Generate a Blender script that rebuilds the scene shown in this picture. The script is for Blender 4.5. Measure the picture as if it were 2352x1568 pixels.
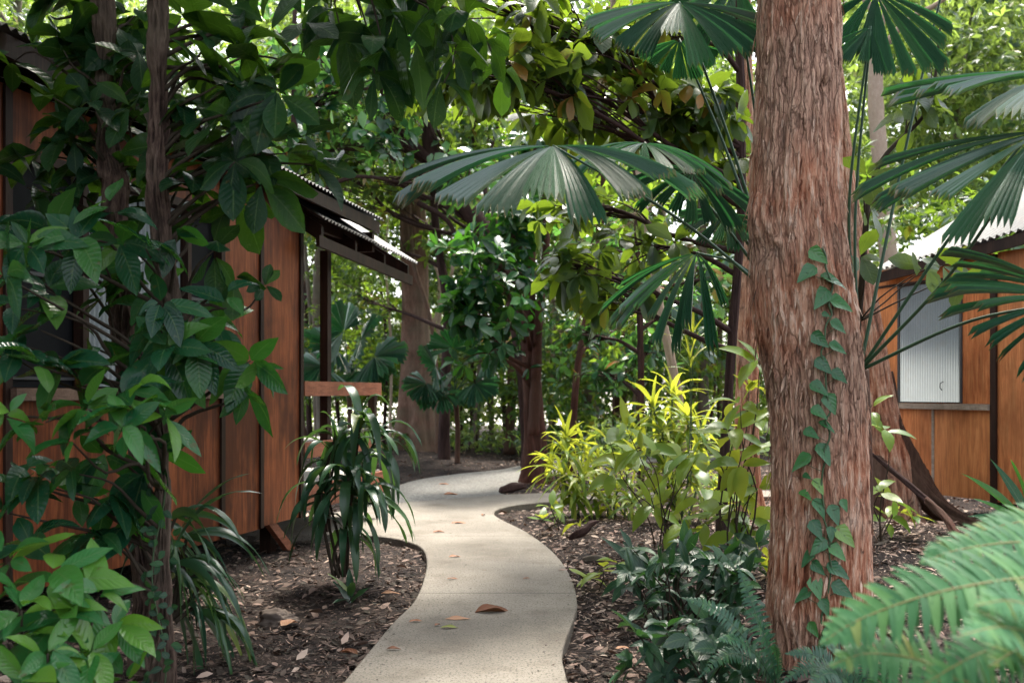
import bpy, math, random
import numpy as np
from mathutils import Vector, Matrix
R = math.radians
sc = bpy.context.scene
for o in list(bpy.data.objects):
    bpy.data.objects.remove(o)

# ------------------------------------------------------------------ camera, sky, sun, exposure
F = 2287.0            # focal length in the pixels of a 2352 px wide view of the photo
HV = 900.0            # row of the horizon in that view
EYE = 1.5
cd = bpy.data.cameras.new("camera")
cam = bpy.data.objects.new("camera", cd)
sc.collection.objects.link(cam)
cam.location = (0, 0, EYE)
cam.rotation_euler = (R(90), 0, 0)
cd.sensor_width = 36.0
cd.lens = 36.0 * F / 2352
cd.shift_y = (HV - 784) / 2352
cd.clip_start = 0.05
cd.clip_end = 2000
cd.dof.use_dof = True
cd.dof.focus_distance = 7.0
cd.dof.aperture_fstop = 2.3
sc.camera = cam
SUN_EL, SUN_AZ = 62, 16          # azimuth from +Y (away from camera) towards +X
w = bpy.data.worlds.new("World")
sc.world = w
w.use_nodes = True
nt = w.node_tree
bg = nt.nodes["Background"]
sky = nt.nodes.new("ShaderNodeTexSky")
sky.sky_type = 'NISHITA'
sky.sun_disc = False
sky.sun_elevation = R(SUN_EL)
sky.sun_rotation = R(SUN_AZ)
sky.air_density = 1.0
sky.dust_density = 4.0
sky.ozone_density = 1.0
hs = nt.nodes.new("ShaderNodeHueSaturation")     # thin high cloud: most of the blue gone
hs.inputs["Saturation"].default_value = .35
hs.inputs["Value"].default_value = 1.15
nt.links.new(sky.outputs[0], hs.inputs["Color"])
nt.links.new(hs.outputs[0], bg.inputs[0])
bg.inputs[1].default_value = 0.15
ld = bpy.data.lights.new("sun", 'SUN')
ld.energy = 3.1
ld.angle = R(11)
ld.color = (1.0, 0.93, 0.80)
sun = bpy.data.objects.new("sun", ld)
sc.collection.objects.link(sun)
_d = Vector((math.sin(R(SUN_AZ)) * math.cos(R(SUN_EL)), math.cos(R(SUN_AZ)) * math.cos(R(SUN_EL)), math.sin(R(SUN_EL))))
sun.rotation_euler = _d.to_track_quat('Z', 'Y').to_euler()
sc.view_settings.view_transform = 'Standard'
sc.view_settings.look = 'None'
sc.view_settings.exposure = 2.0
sc.view_settings.gamma = 1
cy = sc.cycles
cy.use_denoising = True
cy.max_bounces = 6
cy.diffuse_bounces = 3
cy.glossy_bounces = 2
cy.transmission_bounces = 4
cy.transparent_max_bounces = 4
cy.caustics_reflective = False
cy.caustics_refractive = False
cy.sample_clamp_indirect = 6

# ------------------------------------------------------------------ helpers
def P(u, v, Y):
    return np.array([(u - 1176.0) / F * Y, Y, EYE - (v - HV) / F * Y])

def G(u, v, z=0.0):
    Y = (EYE - z) * F / (v - HV)
    return np.array([(u - 1176.0) / F * Y, Y, z])

def nrm(a):
    a = np.asarray(a, float)
    return a / (np.linalg.norm(a, axis=-1, keepdims=True) + 1e-12)

def vnoise(x, y, seed):
    """smooth value noise on numpy arrays, about -1..1"""
    xi = np.floor(x).astype(np.int64); yi = np.floor(y).astype(np.int64)
    xf = x - xi; yf = y - yi
    xf = xf * xf * (3 - 2 * xf); yf = yf * yf * (3 - 2 * yf)
    def h(a, b):
        n = (a * 374761393 + b * 668265263 + seed * 1442695041) & 0x7fffffff
        n = ((n ^ (n >> 13)) * 1274126177) & 0x7fffffff
        return ((n ^ (n >> 16)) & 0xffff) / 32767.5 - 1
    return (h(xi, yi) * (1 - xf) + h(xi + 1, yi) * xf) * (1 - yf) + (h(xi, yi + 1) * (1 - xf) + h(xi + 1, yi + 1) * xf) * yf

def spline(pts, n):
    """Catmull-Rom through rows of pts -> n rows"""
    p = np.asarray(pts, float)
    if len(p) == 2:
        t = np.linspace(0, 1, n)[:, None]
        return p[0] * (1 - t) + p[1] * t
    q = np.vstack([2 * p[0] - p[1], p, 2 * p[-1] - p[-2]])
    m = len(p) - 1
    s = np.linspace(0, m - 1e-9, n)
    i = np.floor(s).astype(int); t = (s - i)[:, None]
    a, b, c, d = q[i], q[i + 1], q[i + 2], q[i + 3]
    return .5 * (2 * b + (c - a) * t + (2 * a - 5 * b + 4 * c - d) * t ** 2 + (3 * b - a - 3 * c + d) * t ** 3)

class MB:
    """collects geometry for ONE mesh object"""
    def __init__(self):
        self.v = []; self.f4 = []; self.f3 = []; self.fn = []; self.n = 0
        self.uv = []; self.rn = []
    def add(self, v, quads=None, tris=None, uv=None, rn=None, poly=None):
        v = np.asarray(v, float).reshape(-1, 3)
        self.v.append(v)
        if quads is not None and len(quads): self.f4.append(np.asarray(quads, np.int64).reshape(-1, 4) + self.n)
        if tris is not None and len(tris): self.f3.append(np.asarray(tris, np.int64).reshape(-1, 3) + self.n)
        if poly is not None: self.fn += [[i + self.n for i in p] for p in poly]
        self.uv.append(np.zeros((len(v), 2)) if uv is None else np.asarray(uv, float).reshape(-1, 2))
        self.rn.append(np.full(len(v), .5) if rn is None else np.broadcast_to(np.asarray(rn, float), (len(v),)))
        self.n += len(v)
    def box(self, o, ax, ay, az):
        """box from corner o along three edge vectors"""
        o, ax, ay, az = [np.asarray(k, float) for k in (o, ax, ay, az)]
        v = [o, o + ax, o + ax + ay, o + ay, o + az, o + ax + az, o + ax + ay + az, o + ay + az]
        q = [(0, 3, 2, 1), (4, 5, 6, 7), (0, 1, 5, 4), (1, 2, 6, 5), (2, 3, 7, 6), (3, 0, 4, 7)]
        if np.dot(np.cross(ax, ay), az) < 0: q = [k[::-1] for k in q]
        self.add(v, q)
    def tube(self, pts, rad, k=8, wob=0.0, seed=0, cap=True, rid=0.0):
        p = np.asarray(pts, float); m = len(p)
        r = np.broadcast_to(np.asarray(rad, float), (m,))
        t = nrm(np.gradient(p, axis=0))
        ref = np.array([0, 0, 1.0]) if abs(t[0][2]) < .9 else np.array([1.0, 0, 0])
        a = nrm(np.cross(t[0], ref)); A = []
        for i in range(m):
            a = nrm(a - t[i] * np.dot(a, t[i])); A.append(a)
        A = np.array(A); B = np.cross(t, A)
        th = np.arange(k) / k * 2 * math.pi
        rr = r[:, None] * np.ones((1, k))
        if wob:
            ln = np.concatenate([[0], np.cumsum(np.linalg.norm(np.diff(p, axis=0), axis=1))])
            X = np.cos(th)[None] * 2 + 7 + ln[:, None] * 3; Yy = np.sin(th)[None] * 2 + 5 + ln[:, None] * 1.3
            rr = rr * (1 + wob * vnoise(X, Yy, seed))
            if rid:
                q = lambda f, h: 1 - 2 * np.abs(vnoise(np.cos(th)[None] * f + 9 + ln[:, None] * h, np.sin(th)[None] * f + 4 - ln[:, None] * h * .6, seed + 3))
                rr = rr * (1 + rid * q(3.1, 2.5) + rid * .6 * q(6.5, 5))
        v = p[:, None] + rr[..., None] * (np.cos(th)[None, :, None] * A[:, None] + np.sin(th)[None, :, None] * B[:, None])
        i = np.arange(m - 1)[:, None] * k; j = np.arange(k)[None]; j2 = (j + 1) % k
        q = np.stack([i + j, i + j2, i + k + j2, i + k + j], -1).reshape(-1, 4)
        uv = np.stack(np.broadcast_arrays((th / 6.283)[None], np.linspace(0, 1, m)[:, None]), -1)
        self.add(v, q, uv=uv, poly=[list(range(k))[::-1], [(m - 1) * k + x for x in range(k)]] if cap else None)
    def build(self, name, mat, parent=None, smooth=True):
        me = bpy.data.meshes.new(name)
        v = np.vstack(self.v)
        loops = []; tot = []
        if self.f4:
            q = np.vstack(self.f4); loops.append(q.ravel()); tot.append(np.full(len(q), 4))
        if self.f3:
            q = np.vstack(self.f3); loops.append(q.ravel()); tot.append(np.full(len(q), 3))
        if self.fn:
            loops.append(np.array([i for p in self.fn for i in p])); tot.append(np.array([len(p) for p in self.fn]))
        lo = np.concatenate(loops).astype(np.int32); to = np.concatenate(tot).astype(np.int32)
        me.vertices.add(len(v)); me.vertices.foreach_set("co", v.astype(np.float32).ravel())
        me.loops.add(len(lo)); me.loops.foreach_set("vertex_index", lo)
        me.polygons.add(len(to))
        me.polygons.foreach_set("loop_start", np.concatenate([[0], np.cumsum(to)[:-1]]).astype(np.int32))
        me.polygons.foreach_set("loop_total", to)
        me.polygons.foreach_set("use_smooth", np.full(len(to), bool(smooth)))
        me.update(calc_edges=True)
        uvl = me.uv_layers.new(name="UVMap")
        uvl.data.foreach_set("uv", np.vstack(self.uv)[lo].astype(np.float32).ravel())
        at = me.attributes.new("rnd", 'FLOAT', 'POINT')
        at.data.foreach_set("value", np.concatenate(self.rn).astype(np.float32))
        me.materials.append(mat)
        o = bpy.data.objects.new(name, me)
        sc.collection.objects.link(o)
        if parent is not None:
            o.parent = parent
            o.matrix_parent_inverse = Matrix.Translation(-parent.location)
        return o

def tag(o, label=None, cat=None, group=None, kind=None):
    if label: o["label"] = label
    if cat: o["category"] = cat
    if group: o["group"] = group
    if kind: o["kind"] = kind
    return o

def thing(name, loc, label, cat, group=None):
    o = bpy.data.objects.new(name, None)
    o.empty_display_size = .1
    o.location = [float(x) for x in loc]
    sc.collection.objects.link(o)
    return tag(o, label, cat, group)

# ---- leaves
def prof(kind, t):
    if kind == 'obovate': return np.sin(np.pi * np.clip(t, 0, 1) ** 1.35) ** .8
    if kind == 'ovate': return np.sin(np.pi * np.clip(t, 0, 1) ** .82) ** .9
    if kind == 'heart': return np.where(t < .05, .25, (np.clip(1 - t, 0, 1) ** .8) * np.clip(t / .22, 0, 1) ** .5 * 1.15)
    if kind == 'strap': return np.clip(t / .12, .35, 1) * np.clip((1 - t) / .45, 0, 1) ** .7
    if kind == 'pinna': return np.clip(1 - t, 0, 1) ** .6 * (1 + .0 * t)
    return np.sin(np.pi * t)

class Leaves:
    """a batch of leaves, each with a bent midrib and folded halves"""
    def __init__(self): self.r = []
    def add(self, o, t, n, L, W, droop=.3, fold=.25, rnd=.5, wave=0.0):
        self.r.append((*o, *t, *n, L, W, droop, fold, rnd, wave))
    def addm(self, o, t, n, L, W, droop, fold, rnd, wave=0.0):
        m = len(o)
        b = lambda x: np.broadcast_to(np.asarray(x, float), (m,))[:, None]
        self.r += list(map(tuple, np.hstack([o, t, n, b(L), b(W), b(droop), b(fold), b(rnd), b(wave)])))
    def into(self, mb, seg=5, kind='obovate'):
        if not self.r: return
        a = np.array(self.r); m = len(a)
        o = a[:, 0:3].copy(); T = nrm(a[:, 3:6]); N = a[:, 6:9]
        L, W, dr, fo, rn, wv = a[:, 9], a[:, 10], a[:, 11], a[:, 12], a[:, 13], a[:, 14]
        B = np.cross(T, N)
        bad = np.linalg.norm(B, axis=1) < 1e-3
        B[bad] = np.cross(T[bad], np.array([.3, .5, .8]))
        B = nrm(B); N = nrm(np.cross(B, T))
        ts = np.linspace(0, 1, seg + 1)
        w_ = prof(kind, ts); w_[-1] = .02
        if kind != 'strap' and kind != 'pinna' and kind != 'heart': w_[0] = .06
        pos = o; V = np.zeros((m, seg + 1, 3, 3))
        for i, t in enumerate(ts):
            Ni = nrm(np.cross(B, T))
            hw = (W * .5 * w_[i])[:, None]
            ph = np.sin(t * 9 + rn * 40)[:, None] * (wv * W)[:, None] * (1 if 0 < i < seg else 0)
            V[:, i, 1] = pos
            V[:, i, 0] = pos - B * hw + Ni * (fo[:, None] * hw + ph)
            V[:, i, 2] = pos + B * hw + Ni * (fo[:, None] * hw - ph)
            if i < seg:
                T = nrm(T + np.array([0, 0, -1.0]) * (dr[:, None] * 2.2 / seg))
                pos = pos + T * (L / seg)[:, None]
        base = np.arange(m)[:, None] * (3 * (seg + 1))
        q = []
        for i in range(seg):
            for c in (0, 1):
                k = i * 3 + c
                q.append([k, k + 1, k + 4, k + 3])
        q = (base[:, None] + np.array(q)[None]).reshape(-1, 4)
        uu, vv = np.meshgrid([0, .5, 1], ts)
        uv = np.broadcast_to(np.stack([uu, vv], -1)[None], (m, seg + 1, 3, 2))
        mb.add(V, q, uv=uv, rn=np.repeat(rn, 3 * (seg + 1)))

def whorl(Lf, rng, c, axis, n, size, ratio=.42, open_=65, droop=.35, fold=.2, tone=(0, 1), wave=0.02):
    """n leaves spread round the tip of a twig"""
    axis = nrm(axis)
    ref = np.array([0, 0, 1.0]) if abs(axis[2]) < .9 else np.array([1.0, 0, 0])
    a = nrm(np.cross(axis, ref)); b = np.cross(axis, a)
    p0 = rng.uniform(0, 6.28)
    for i in range(n):
        th = p0 + i * 2.4 + rng.normal(0, .25)
        op = R(open_ + rng.normal(0, 16))
        rad = a * math.cos(th) + b * math.sin(th)
        t = axis * math.cos(op) + rad * math.sin(op)
        nn = axis * math.sin(op) - rad * math.cos(op) + rng.normal(0, .22, 3)
        s = size * (rng.uniform(.45, .8) if rng.uniform() < .25 else rng.uniform(.75, 1.2))
        o = c + t * size * .06 + axis * rng.normal(0, size * .1)
        Lf.add(o, t, nn, s, s * ratio * rng.uniform(.85, 1.15), droop * rng.uniform(.2, 1.9), fold * rng.uniform(-.4, 2.4), rng.uniform(*tone), wave * rng.uniform(.5, 3))

def clump(Lf, rng, c, rad, n, size, k=5, tone=(0, 1), ratio=.42, shell=.55, droop=.3, up=.6):
    """n whorls scattered through an ellipsoid (fast, vectorised)"""
    c = np.asarray(c, float); rad = np.broadcast_to(np.asarray(rad, float), (3,))
    d = nrm(rng.normal(size=(n, 3)))
    rr = rng.uniform(0, 1, n) ** shell
    cen = c + d * rr[:, None] * rad * (1 + .25 * rng.normal(size=(n, 1)))
    ax = nrm(d * .8 + rng.normal(0, .5, (n, 3)) + np.array([0, 0, up]))
    ce = np.repeat(cen, k, 0); axx = np.repeat(ax, k, 0); m = n * k
    sd = nrm(np.cross(axx, rng.normal(size=(m, 3))))
    op = R(68) + rng.normal(0, .3, m)
    t = axx * np.cos(op)[:, None] + sd * np.sin(op)[:, None]
    nn = axx * np.sin(op)[:, None] - sd * np.cos(op)[:, None] + rng.normal(0, .3, (m, 3))
    s = size * rng.uniform(.6, 1.2, m)
    tn = np.clip(np.repeat(rng.uniform(tone[0], tone[1], n), k) + rng.normal(0, .12, m), 0, 1)
    Lf.addm(ce + t * (size * .05), t, nn, s, s * ratio * rng.uniform(.8, 1.2, m), droop * rng.uniform(.3, 1.7, m), .2, tn)
    return cen

# ------------------------------------------------------------------ materials
def new_mat(name):
    m = bpy.data.materials.new(name); m.use_nodes = True
    n = m.node_tree
    return m, n, n.nodes["Principled BSDF"], n.nodes["Material Output"]

def ramp(n, fac, stops, interp='LINEAR'):
    r = n.nodes.new("ShaderNodeValToRGB"); r.color_ramp.interpolation = interp
    e = r.color_ramp.elements
    while len(e) < len(stops): e.new(.5)
    for x, (p, c) in zip(e, stops):
        x.position = p; x.color = (*c, 1)
    n.links.new(fac, r.inputs[0])
    return r.outputs[0]

def noise(n, vec, scale, detail=5, rough=.6, dist=0.0):
    x = n.nodes.new("ShaderNodeTexNoise"); x.inputs["Scale"].default_value = scale
    x.inputs["Detail"].default_value = detail; x.inputs["Roughness"].default_value = rough
    x.inputs["Distortion"].default_value = dist
    if vec is not None: n.links.new(vec, x.inputs["Vector"])
    return x.outputs["Fac"]

def mapping(n, src, scale):
    mp = n.nodes.new("ShaderNodeMapping"); mp.inputs["Scale"].default_value = scale
    n.links.new(src, mp.inputs["Vector"])
    return mp.outputs[0]

def coords(n, which="Object"):
    return n.nodes.new("ShaderNodeTexCoord").outputs[which]

def mixc(n, fac, a, b, mode='MIX'):
    x = n.nodes.new("ShaderNodeMix"); x.data_type = 'RGBA'; x.blend_type = mode
    for s, v in ((x.inputs[0], fac), (x.inputs[6], a), (x.inputs[7], b)):
        if hasattr(v, 'node'): n.links.new(v, s)
        elif isinstance(v, tuple): s.default_value = (*v, 1)
        else: s.default_value = v
    return x.outputs[2]

def math_(n, op, a, b=None):
    x = n.nodes.new("ShaderNodeMath"); x.operation = op
    for s, v in zip(x.inputs, (a, b)):
        if v is None: continue
        if hasattr(v, 'node'): n.links.new(v, s)
        else: s.default_value = v
    return x.outputs[0]

def bump(n, bsdf, h, strength, dist=.01):
    b = n.nodes.new("ShaderNodeBump"); b.inputs["Strength"].default_value = strength
    b.inputs["Distance"].default_value = dist
    n.links.new(h, b.inputs["Height"]); n.links.new(b.outputs[0], bsdf.inputs["Normal"])

def leaf_mat(name, stops, trans, tw=.4, rough=.38, veins=0, spec=.5, spots=0.0):
    m, n, p, out = new_mat(name)
    at = n.nodes.new("ShaderNodeAttribute"); at.attribute_name = "rnd"
    col = ramp(n, at.outputs["Fac"], stops)
    co = coords(n)
    nz = noise(n, co, 14 if veins else 6, 3)
    col = mixc(n, math_(n, 'MULTIPLY', nz, .35), col, (.012, .04, .014), 'MIX')
    if spots:
        wr = ramp(n, noise(n, co, 9, 4, .65), [(.66, (0, 0, 0)), (.70, (1, 1, 1))])
        col = mixc(n, math_(n, 'MULTIPLY', wr, .75), col, (.075, .055, .018))
        sp = noise(n, co, 60, 2)
        sp = math_(n, 'MULTIPLY', math_(n, 'GREATER_THAN', sp, .66), spots)
        col = mixc(n, sp, col, (.10, .11, .05))
    if veins:
        uv = coords(n, "UV")
        sx = n.nodes.new("ShaderNodeSeparateXYZ"); n.links.new(uv, sx.inputs[0])
        ax = math_(n, 'ABSOLUTE', math_(n, 'SUBTRACT', sx.outputs[0], .5))
        mid = math_(n, 'LESS_THAN', ax, .028)
        ph = math_(n, 'SUBTRACT', math_(n, 'MULTIPLY', sx.outputs[1], float(veins)), math_(n, 'MULTIPLY', ax, 4.0))
        wv = math_(n, 'ABSOLUTE', math_(n, 'SINE', math_(n, 'MULTIPLY', ph, math.pi)))
        side = math_(n, 'LESS_THAN', wv, .10)
        vm = math_(n, 'MAXIMUM', math_(n, 'MULTIPLY', mid, .8), math_(n, 'MULTIPLY', side, .28))
        col = mixc(n, math_(n, 'MULTIPLY', vm, .6), col, (.11, .18, .06))
        bump(n, p, math_(n, 'ADD', math_(n, 'MULTIPLY', math_(n, 'POWER', wv, .7), .6), math_(n, 'MULTIPLY', nz, 1.4)), .32, .006)
    n.links.new(col, p.inputs["Base Color"])
    p.inputs["Roughness"].default_value = rough
    p.inputs["Specular IOR Level"].default_value = spec
    tr = n.nodes.new("ShaderNodeBsdfTranslucent")
    tc = mixc(n, at.outputs["Fac"], tuple(x * .55 for x in trans), tuple(min(1, x * 1.35) for x in trans))
    n.links.new(tc, tr.inputs[0])
    mx = n.nodes.new("ShaderNodeMixShader"); mx.inputs[0].default_value = tw
    n.links.new(p.outputs[0], mx.inputs[1]); n.links.new(tr.outputs[0], mx.inputs[2])
    n.links.new(mx.outputs[0], out.inputs[0])
    return m

GD, GM, GL = (.012, .050, .028), (.025, .085, .035), (.055, .13, .03)
M = {}
M['leaf_dark'] = leaf_mat("dark_leaf", [(0, (.004, .026, .013)), (.6, (.010, .046, .019)), (1, (.028, .080, .018))], (.07, .16, .010), .36, .28, 9, .14, .5)
M['leaf_gloss'] = leaf_mat("glossy_leaf", [(0, (.004, .038, .022)), (.55, (.009, .064, .031)), (.9, (.03, .12, .026)), (1, (.09, .20, .03))], (.08, .26, .02), .26, .20, 10, .30, .5)
M['leaf_bright'] = leaf_mat("bright_leaf", [(0, (.012, .10, .038)), (.6, (.035, .18, .038)), (1, (.13, .28, .03))], (.16, .38, .03), .28, .20, 10, .45, .45)
M['leaf_canopy'] = leaf_mat("canopy_leaf", [(0, (.014, .05, .02)), (.5, (.03, .085, .026)), (.8, (.075, .14, .02)), (.955, (.12, .17, .02)), (.965, (.30, .10, .02)), (1, (.35, .13, .03))], (.20, .30, .02), .45, .36, 8, .5, .3)
M['leaf_mid'] = leaf_mat("mid_leaf", [(0, (.014, .065, .036)), (.5, (.032, .105, .042)), (.85, (.08, .15, .03)), (.97, (.15, .18, .03)), (1, (.30, .12, .03))], (.24, .38, .03), .42, .28, 0, .5)
M['leaf_far'] = leaf_mat("far_leaf", [(0, (.018, .075, .038)), (.5, (.042, .12, .044)), (.85, (.11, .18, .035)), (1, (.24, .22, .05))], (.32, .45, .08), .46, .42)
M['leaf_round'] = leaf_mat("round_leaf", [(0, (.008, .055, .034)), (.5, (.018, .088, .046)), (.85, (.05, .14, .04)), (.97, (.12, .19, .03)), (1, (.30, .10, .02))], (.12, .30, .05), .34, .26, 0, .55)
M['leaf_teal'] = leaf_mat("teal_leaf", [(0, (.006, .032, .021)), (.7, (.012, .055, .031)), (1, (.035, .11, .04))], (.06, .17, .03), .25, .36, 8, .45)
M['leaf_yellow'] = leaf_mat("yellow_green_leaf", [(0, (.055, .16, .025)), (.35, (.16, .28, .03)), (.7, (.29, .37, .07)), (.93, (.50, .48, .16)), (1, (.45, .28, .06))], (.56, .60, .05), .42, .34, 0, .28)
M['strap'] = leaf_mat("strap_leaf", [(0, (.012, .05, .028)), (.7, (.024, .08, .036)), (.93, (.05, .12, .03)), (1, (.16, .2, .04))], (.08, .17, .03), .25, .30, 0, .5)
M['palm'] = leaf_mat("fan_palm_leaf", [(0, (.010, .060, .042)), (.6, (.016, .080, .05)), (1, (.03, .11, .05))], (.04, .16, .045), .22, .24, 0, .8)
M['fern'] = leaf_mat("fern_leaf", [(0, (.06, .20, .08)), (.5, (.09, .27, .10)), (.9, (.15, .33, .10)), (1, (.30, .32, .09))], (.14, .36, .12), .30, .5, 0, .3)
M['fern_dark'] = leaf_mat("dark_fern_leaf", [(0, (.012, .07, .04)), (.6, (.025, .10, .055)), (1, (.05, .15, .05))], (.08, .22, .06), .28, .42, 0, .4)  # darker green than the pale fern in the corner
M['litter'] = leaf_mat("leaf_litter", [(0, (.022, .016, .016)), (.35, (.062, .042, .038)), (.65, (.16, .105, .09)), (.88, (.33, .22, .185)), (1, (.50, .38, .32))], (.1, .05, .03), .08, .75, 0, .15)
M['dead_leaf'] = leaf_mat("dead_leaf", [(0, (.16, .055, .03)), (.5, (.33, .13, .07)), (.9, (.45, .24, .14)), (1, (.22, .25, .05))], (.2, .08, .03), .15, .6, 7, .25)

def palm_mat():
    m = leaf_mat("fan_palm_leaf", [(0, (.007, .060, .038)), (.6, (.013, .085, .048)), (1, (.03, .12, .045))], (.05, .24, .05),   .24, .24, 0, 1.0)
    n = m.node_tree; p = n.nodes["Principled BSDF"]
    uv = coords(n, "UV"); sx = n.nodes.new("ShaderNodeSeparateXYZ"); n.links.new(uv, sx.inputs[0])
    old = p.inputs["Base Color"].links[0].from_socket
    g = noise(n, mapping(n, coords(n), (1, 1, 1)), 5, 6, .7)
    stv = noise(n, mapping(n, uv, (30, 1.5, 1)), 3, 5, .7)
    col = mixc(n, math_(n, 'MULTIPLY', stv, .5), old, (.06, .13, .075))  # pale streaks mixed into the colour as sheen along the pleats
    tip = math_(n, 'GREATER_THAN', math_(n, 'ADD', sx.outputs[1], math_(n, 'MULTIPLY', g, .10)), 1.035)
    col = mixc(n, tip, col, (.16, .12, .05))
    n.links.new(col, p.inputs["Base Color"])
    n.links.new(math_(n, 'ADD', .10, math_(n, 'MULTIPLY', stv, .40)), p.inputs["Roughness"])
    return m
M['palm'] = palm_mat()

def bark_mat(name, stops, scl=(9, 9, 1.0), bs=.8, dist=.02, patch=None, flakes=False):
    m, n, p, out = new_mat(name)
    co = coords(n)
    v = mapping(n, co, scl)
    a = noise(n, v, 3.2, 8, .68, .6)
    b = noise(n, mapping(n, co, (scl[0] * 3.2, scl[1] * 3.2, scl[2] * 2)), 4, 5, .7)
    c = noise(n, co, 1.6, 3)
    at = n.nodes.new("ShaderNodeAttribute"); at.attribute_name = "rnd"
    f = math_(n, 'ADD', math_(n, 'MULTIPLY', a, .42), math_(n, 'ADD', math_(n, 'MULTIPLY', b, .28), math_(n, 'MULTIPLY', at.outputs["Fac"], .30)))
    col = ramp(n, f, stops)
    if patch:
        pf = ramp(n, c, [(.40, (0, 0, 0)), (.60, (1, 1, 1))])
        col = mixc(n, math_(n, 'MULTIPLY', pf, .65), col, mixc(n, f, tuple(x * .4 for x in patch), tuple(min(1, x * 1.5) for x in patch)))
    if flakes:      # torn strips of bark: dark gaps between long plates
        wob = n.nodes.new("ShaderNodeVectorMath"); wob.operation = 'MULTIPLY_ADD'
        nz = n.nodes.new("ShaderNodeTexNoise"); nz.inputs["Scale"].default_value = 9; nz.inputs["Detail"].default_value = 4
        n.links.new(co, nz.inputs["Vector"]); n.links.new(nz.outputs["Color"], wob.inputs[0])
        wob.inputs[1].default_value = (.05, .05, .12); n.links.new(co, wob.inputs[2])
        for sc_, wd, k in (((24, 24, 2.6), .08, .70), ((55, 55, 6.5), .09, .40)):
            vo = n.nodes.new("ShaderNodeTexVoronoi"); vo.feature = 'DISTANCE_TO_EDGE'; vo.inputs["Scale"].default_value = 1
            n.links.new(mapping(n, wob.outputs[0], sc_), vo.inputs["Vector"])
            ck = ramp(n, vo.outputs["Distance"], [(0, (1, 1, 1)), (wd, (0, 0, 0))])
            ck = math_(n, 'MULTIPLY', ck, math_(n, 'MULTIPLY', ramp(n, c, [(.35, (.3, .3, .3)), (.6, (1, 1, 1))]), k))
            col = mixc(n, ck, col, (.045, .018, .012))
            f = math_(n, 'SUBTRACT', f, math_(n, 'MULTIPLY', ck, .35))
    n.links.new(col, p.inputs["Base Color"])
    p.inputs["Roughness"].default_value = .9
    p.inputs["Specular IOR Level"].default_value = .15
    bump(n, p, f, bs, dist)
    return m
M['bark_red'] = bark_mat("stringy_red_bark", [(.34, (.020, .009, .006)), (.40, (.19, .064, .036)), (.47, (.42, .165, .095)), (.55, (.60, .32, .21)), (.64, (.76, .55, .43))], (12, 12, 1.7), 1.0, .03, (.60, .40, .30), True)
M['bark_brown'] = bark_mat("brown_bark", [(.3, (.018, .011, .009)), (.5, (.075, .042, .030)), (.7, (.17, .10, .075))], (9, 9, 1.1), .9, .02, (.12, .075, .055))
M['bark_slim'] = bark_mat("knotty_dark_bark", [(.34, (.010, .007, .007)), (.46, (.040, .024, .020)), (.56, (.10, .064, .050)), (.68, (.17, .12, .095))], (12, 12, 3), 1.0, .02, (.13, .10, .075))
M['bark_warm'] = bark_mat("warm_smooth_bark", [(.3, (.060, .034, .025)), (.5, (.15, .085, .062)), (.7, (.26, .165, .125))], (5, 5, 1.5), .5, .01, (.15, .12, .085))
M['bark_grey'] = bark_mat("grey_bark", [(.3, (.07, .05, .042)), (.5, (.14, .105, .085)), (.7, (.24, .19, .155))], (5, 5, 1.5), .4, .01, (.16, .15, .12))
M['bark_dark'] = bark_mat("dark_bark", [(.3, (.014, .009, .009)), (.5, (.045, .026, .024)), (.72, (.10, .06, .052))], (8, 8, 1.2), .7, .015)
M['bark_rufous'] = bark_mat("rufous_bark", [(.3, (.016, .008, .007)), (.5, (.065, .027, .020)), (.72, (.14, .065, .048))], (9, 9, 1.5), .9, .015, (.075, .045, .034))
M['bark_pale'] = bark_mat("pale_bark", [(.3, (.20, .14, .10)), (.5, (.36, .27, .21)), (.7, (.52, .43, .36))], (6, 6, 3), .4, .01, (.35, .27, .2))
M['twig'] = bark_mat("twig_bark", [(.3, (.020, .017, .013)), (.6, (.06, .045, .033))], (20, 20, 8), .3, .004)

def plain(name, col, rough=.6, spec=.4, var=.3, scale=4):
    m, n, p, out = new_mat(name)
    f = noise(n, coords(n), scale, 4)
    n.links.new(mixc(n, f, tuple(x * (1 - var) for x in col), tuple(min(1, x * (1 + var)) for x in col)), p.inputs["Base Color"])
    p.inputs["Roughness"].default_value = rough; p.inputs["Specular IOR Level"].default_value = spec
    return m
M['petiole'] = plain("petiole_green", (.03, .085, .045), .4)
M['stem'] = plain("green_stem", (.05, .09, .04), .5)
M['rachis'] = plain("fern_rachis", (.22, .20, .07), .5)
M['interior_dark'] = plain("dark_interior", (.006, .007, .009), .7, .15)  # near black, stands in for the unlit room behind the windows
M['alu'] = plain("dark_window_metal", (.05, .055, .06), .4)
M['rock'] = plain("mottled_rock", (.12, .095, .08), .9, .1, .6, 9)

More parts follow.
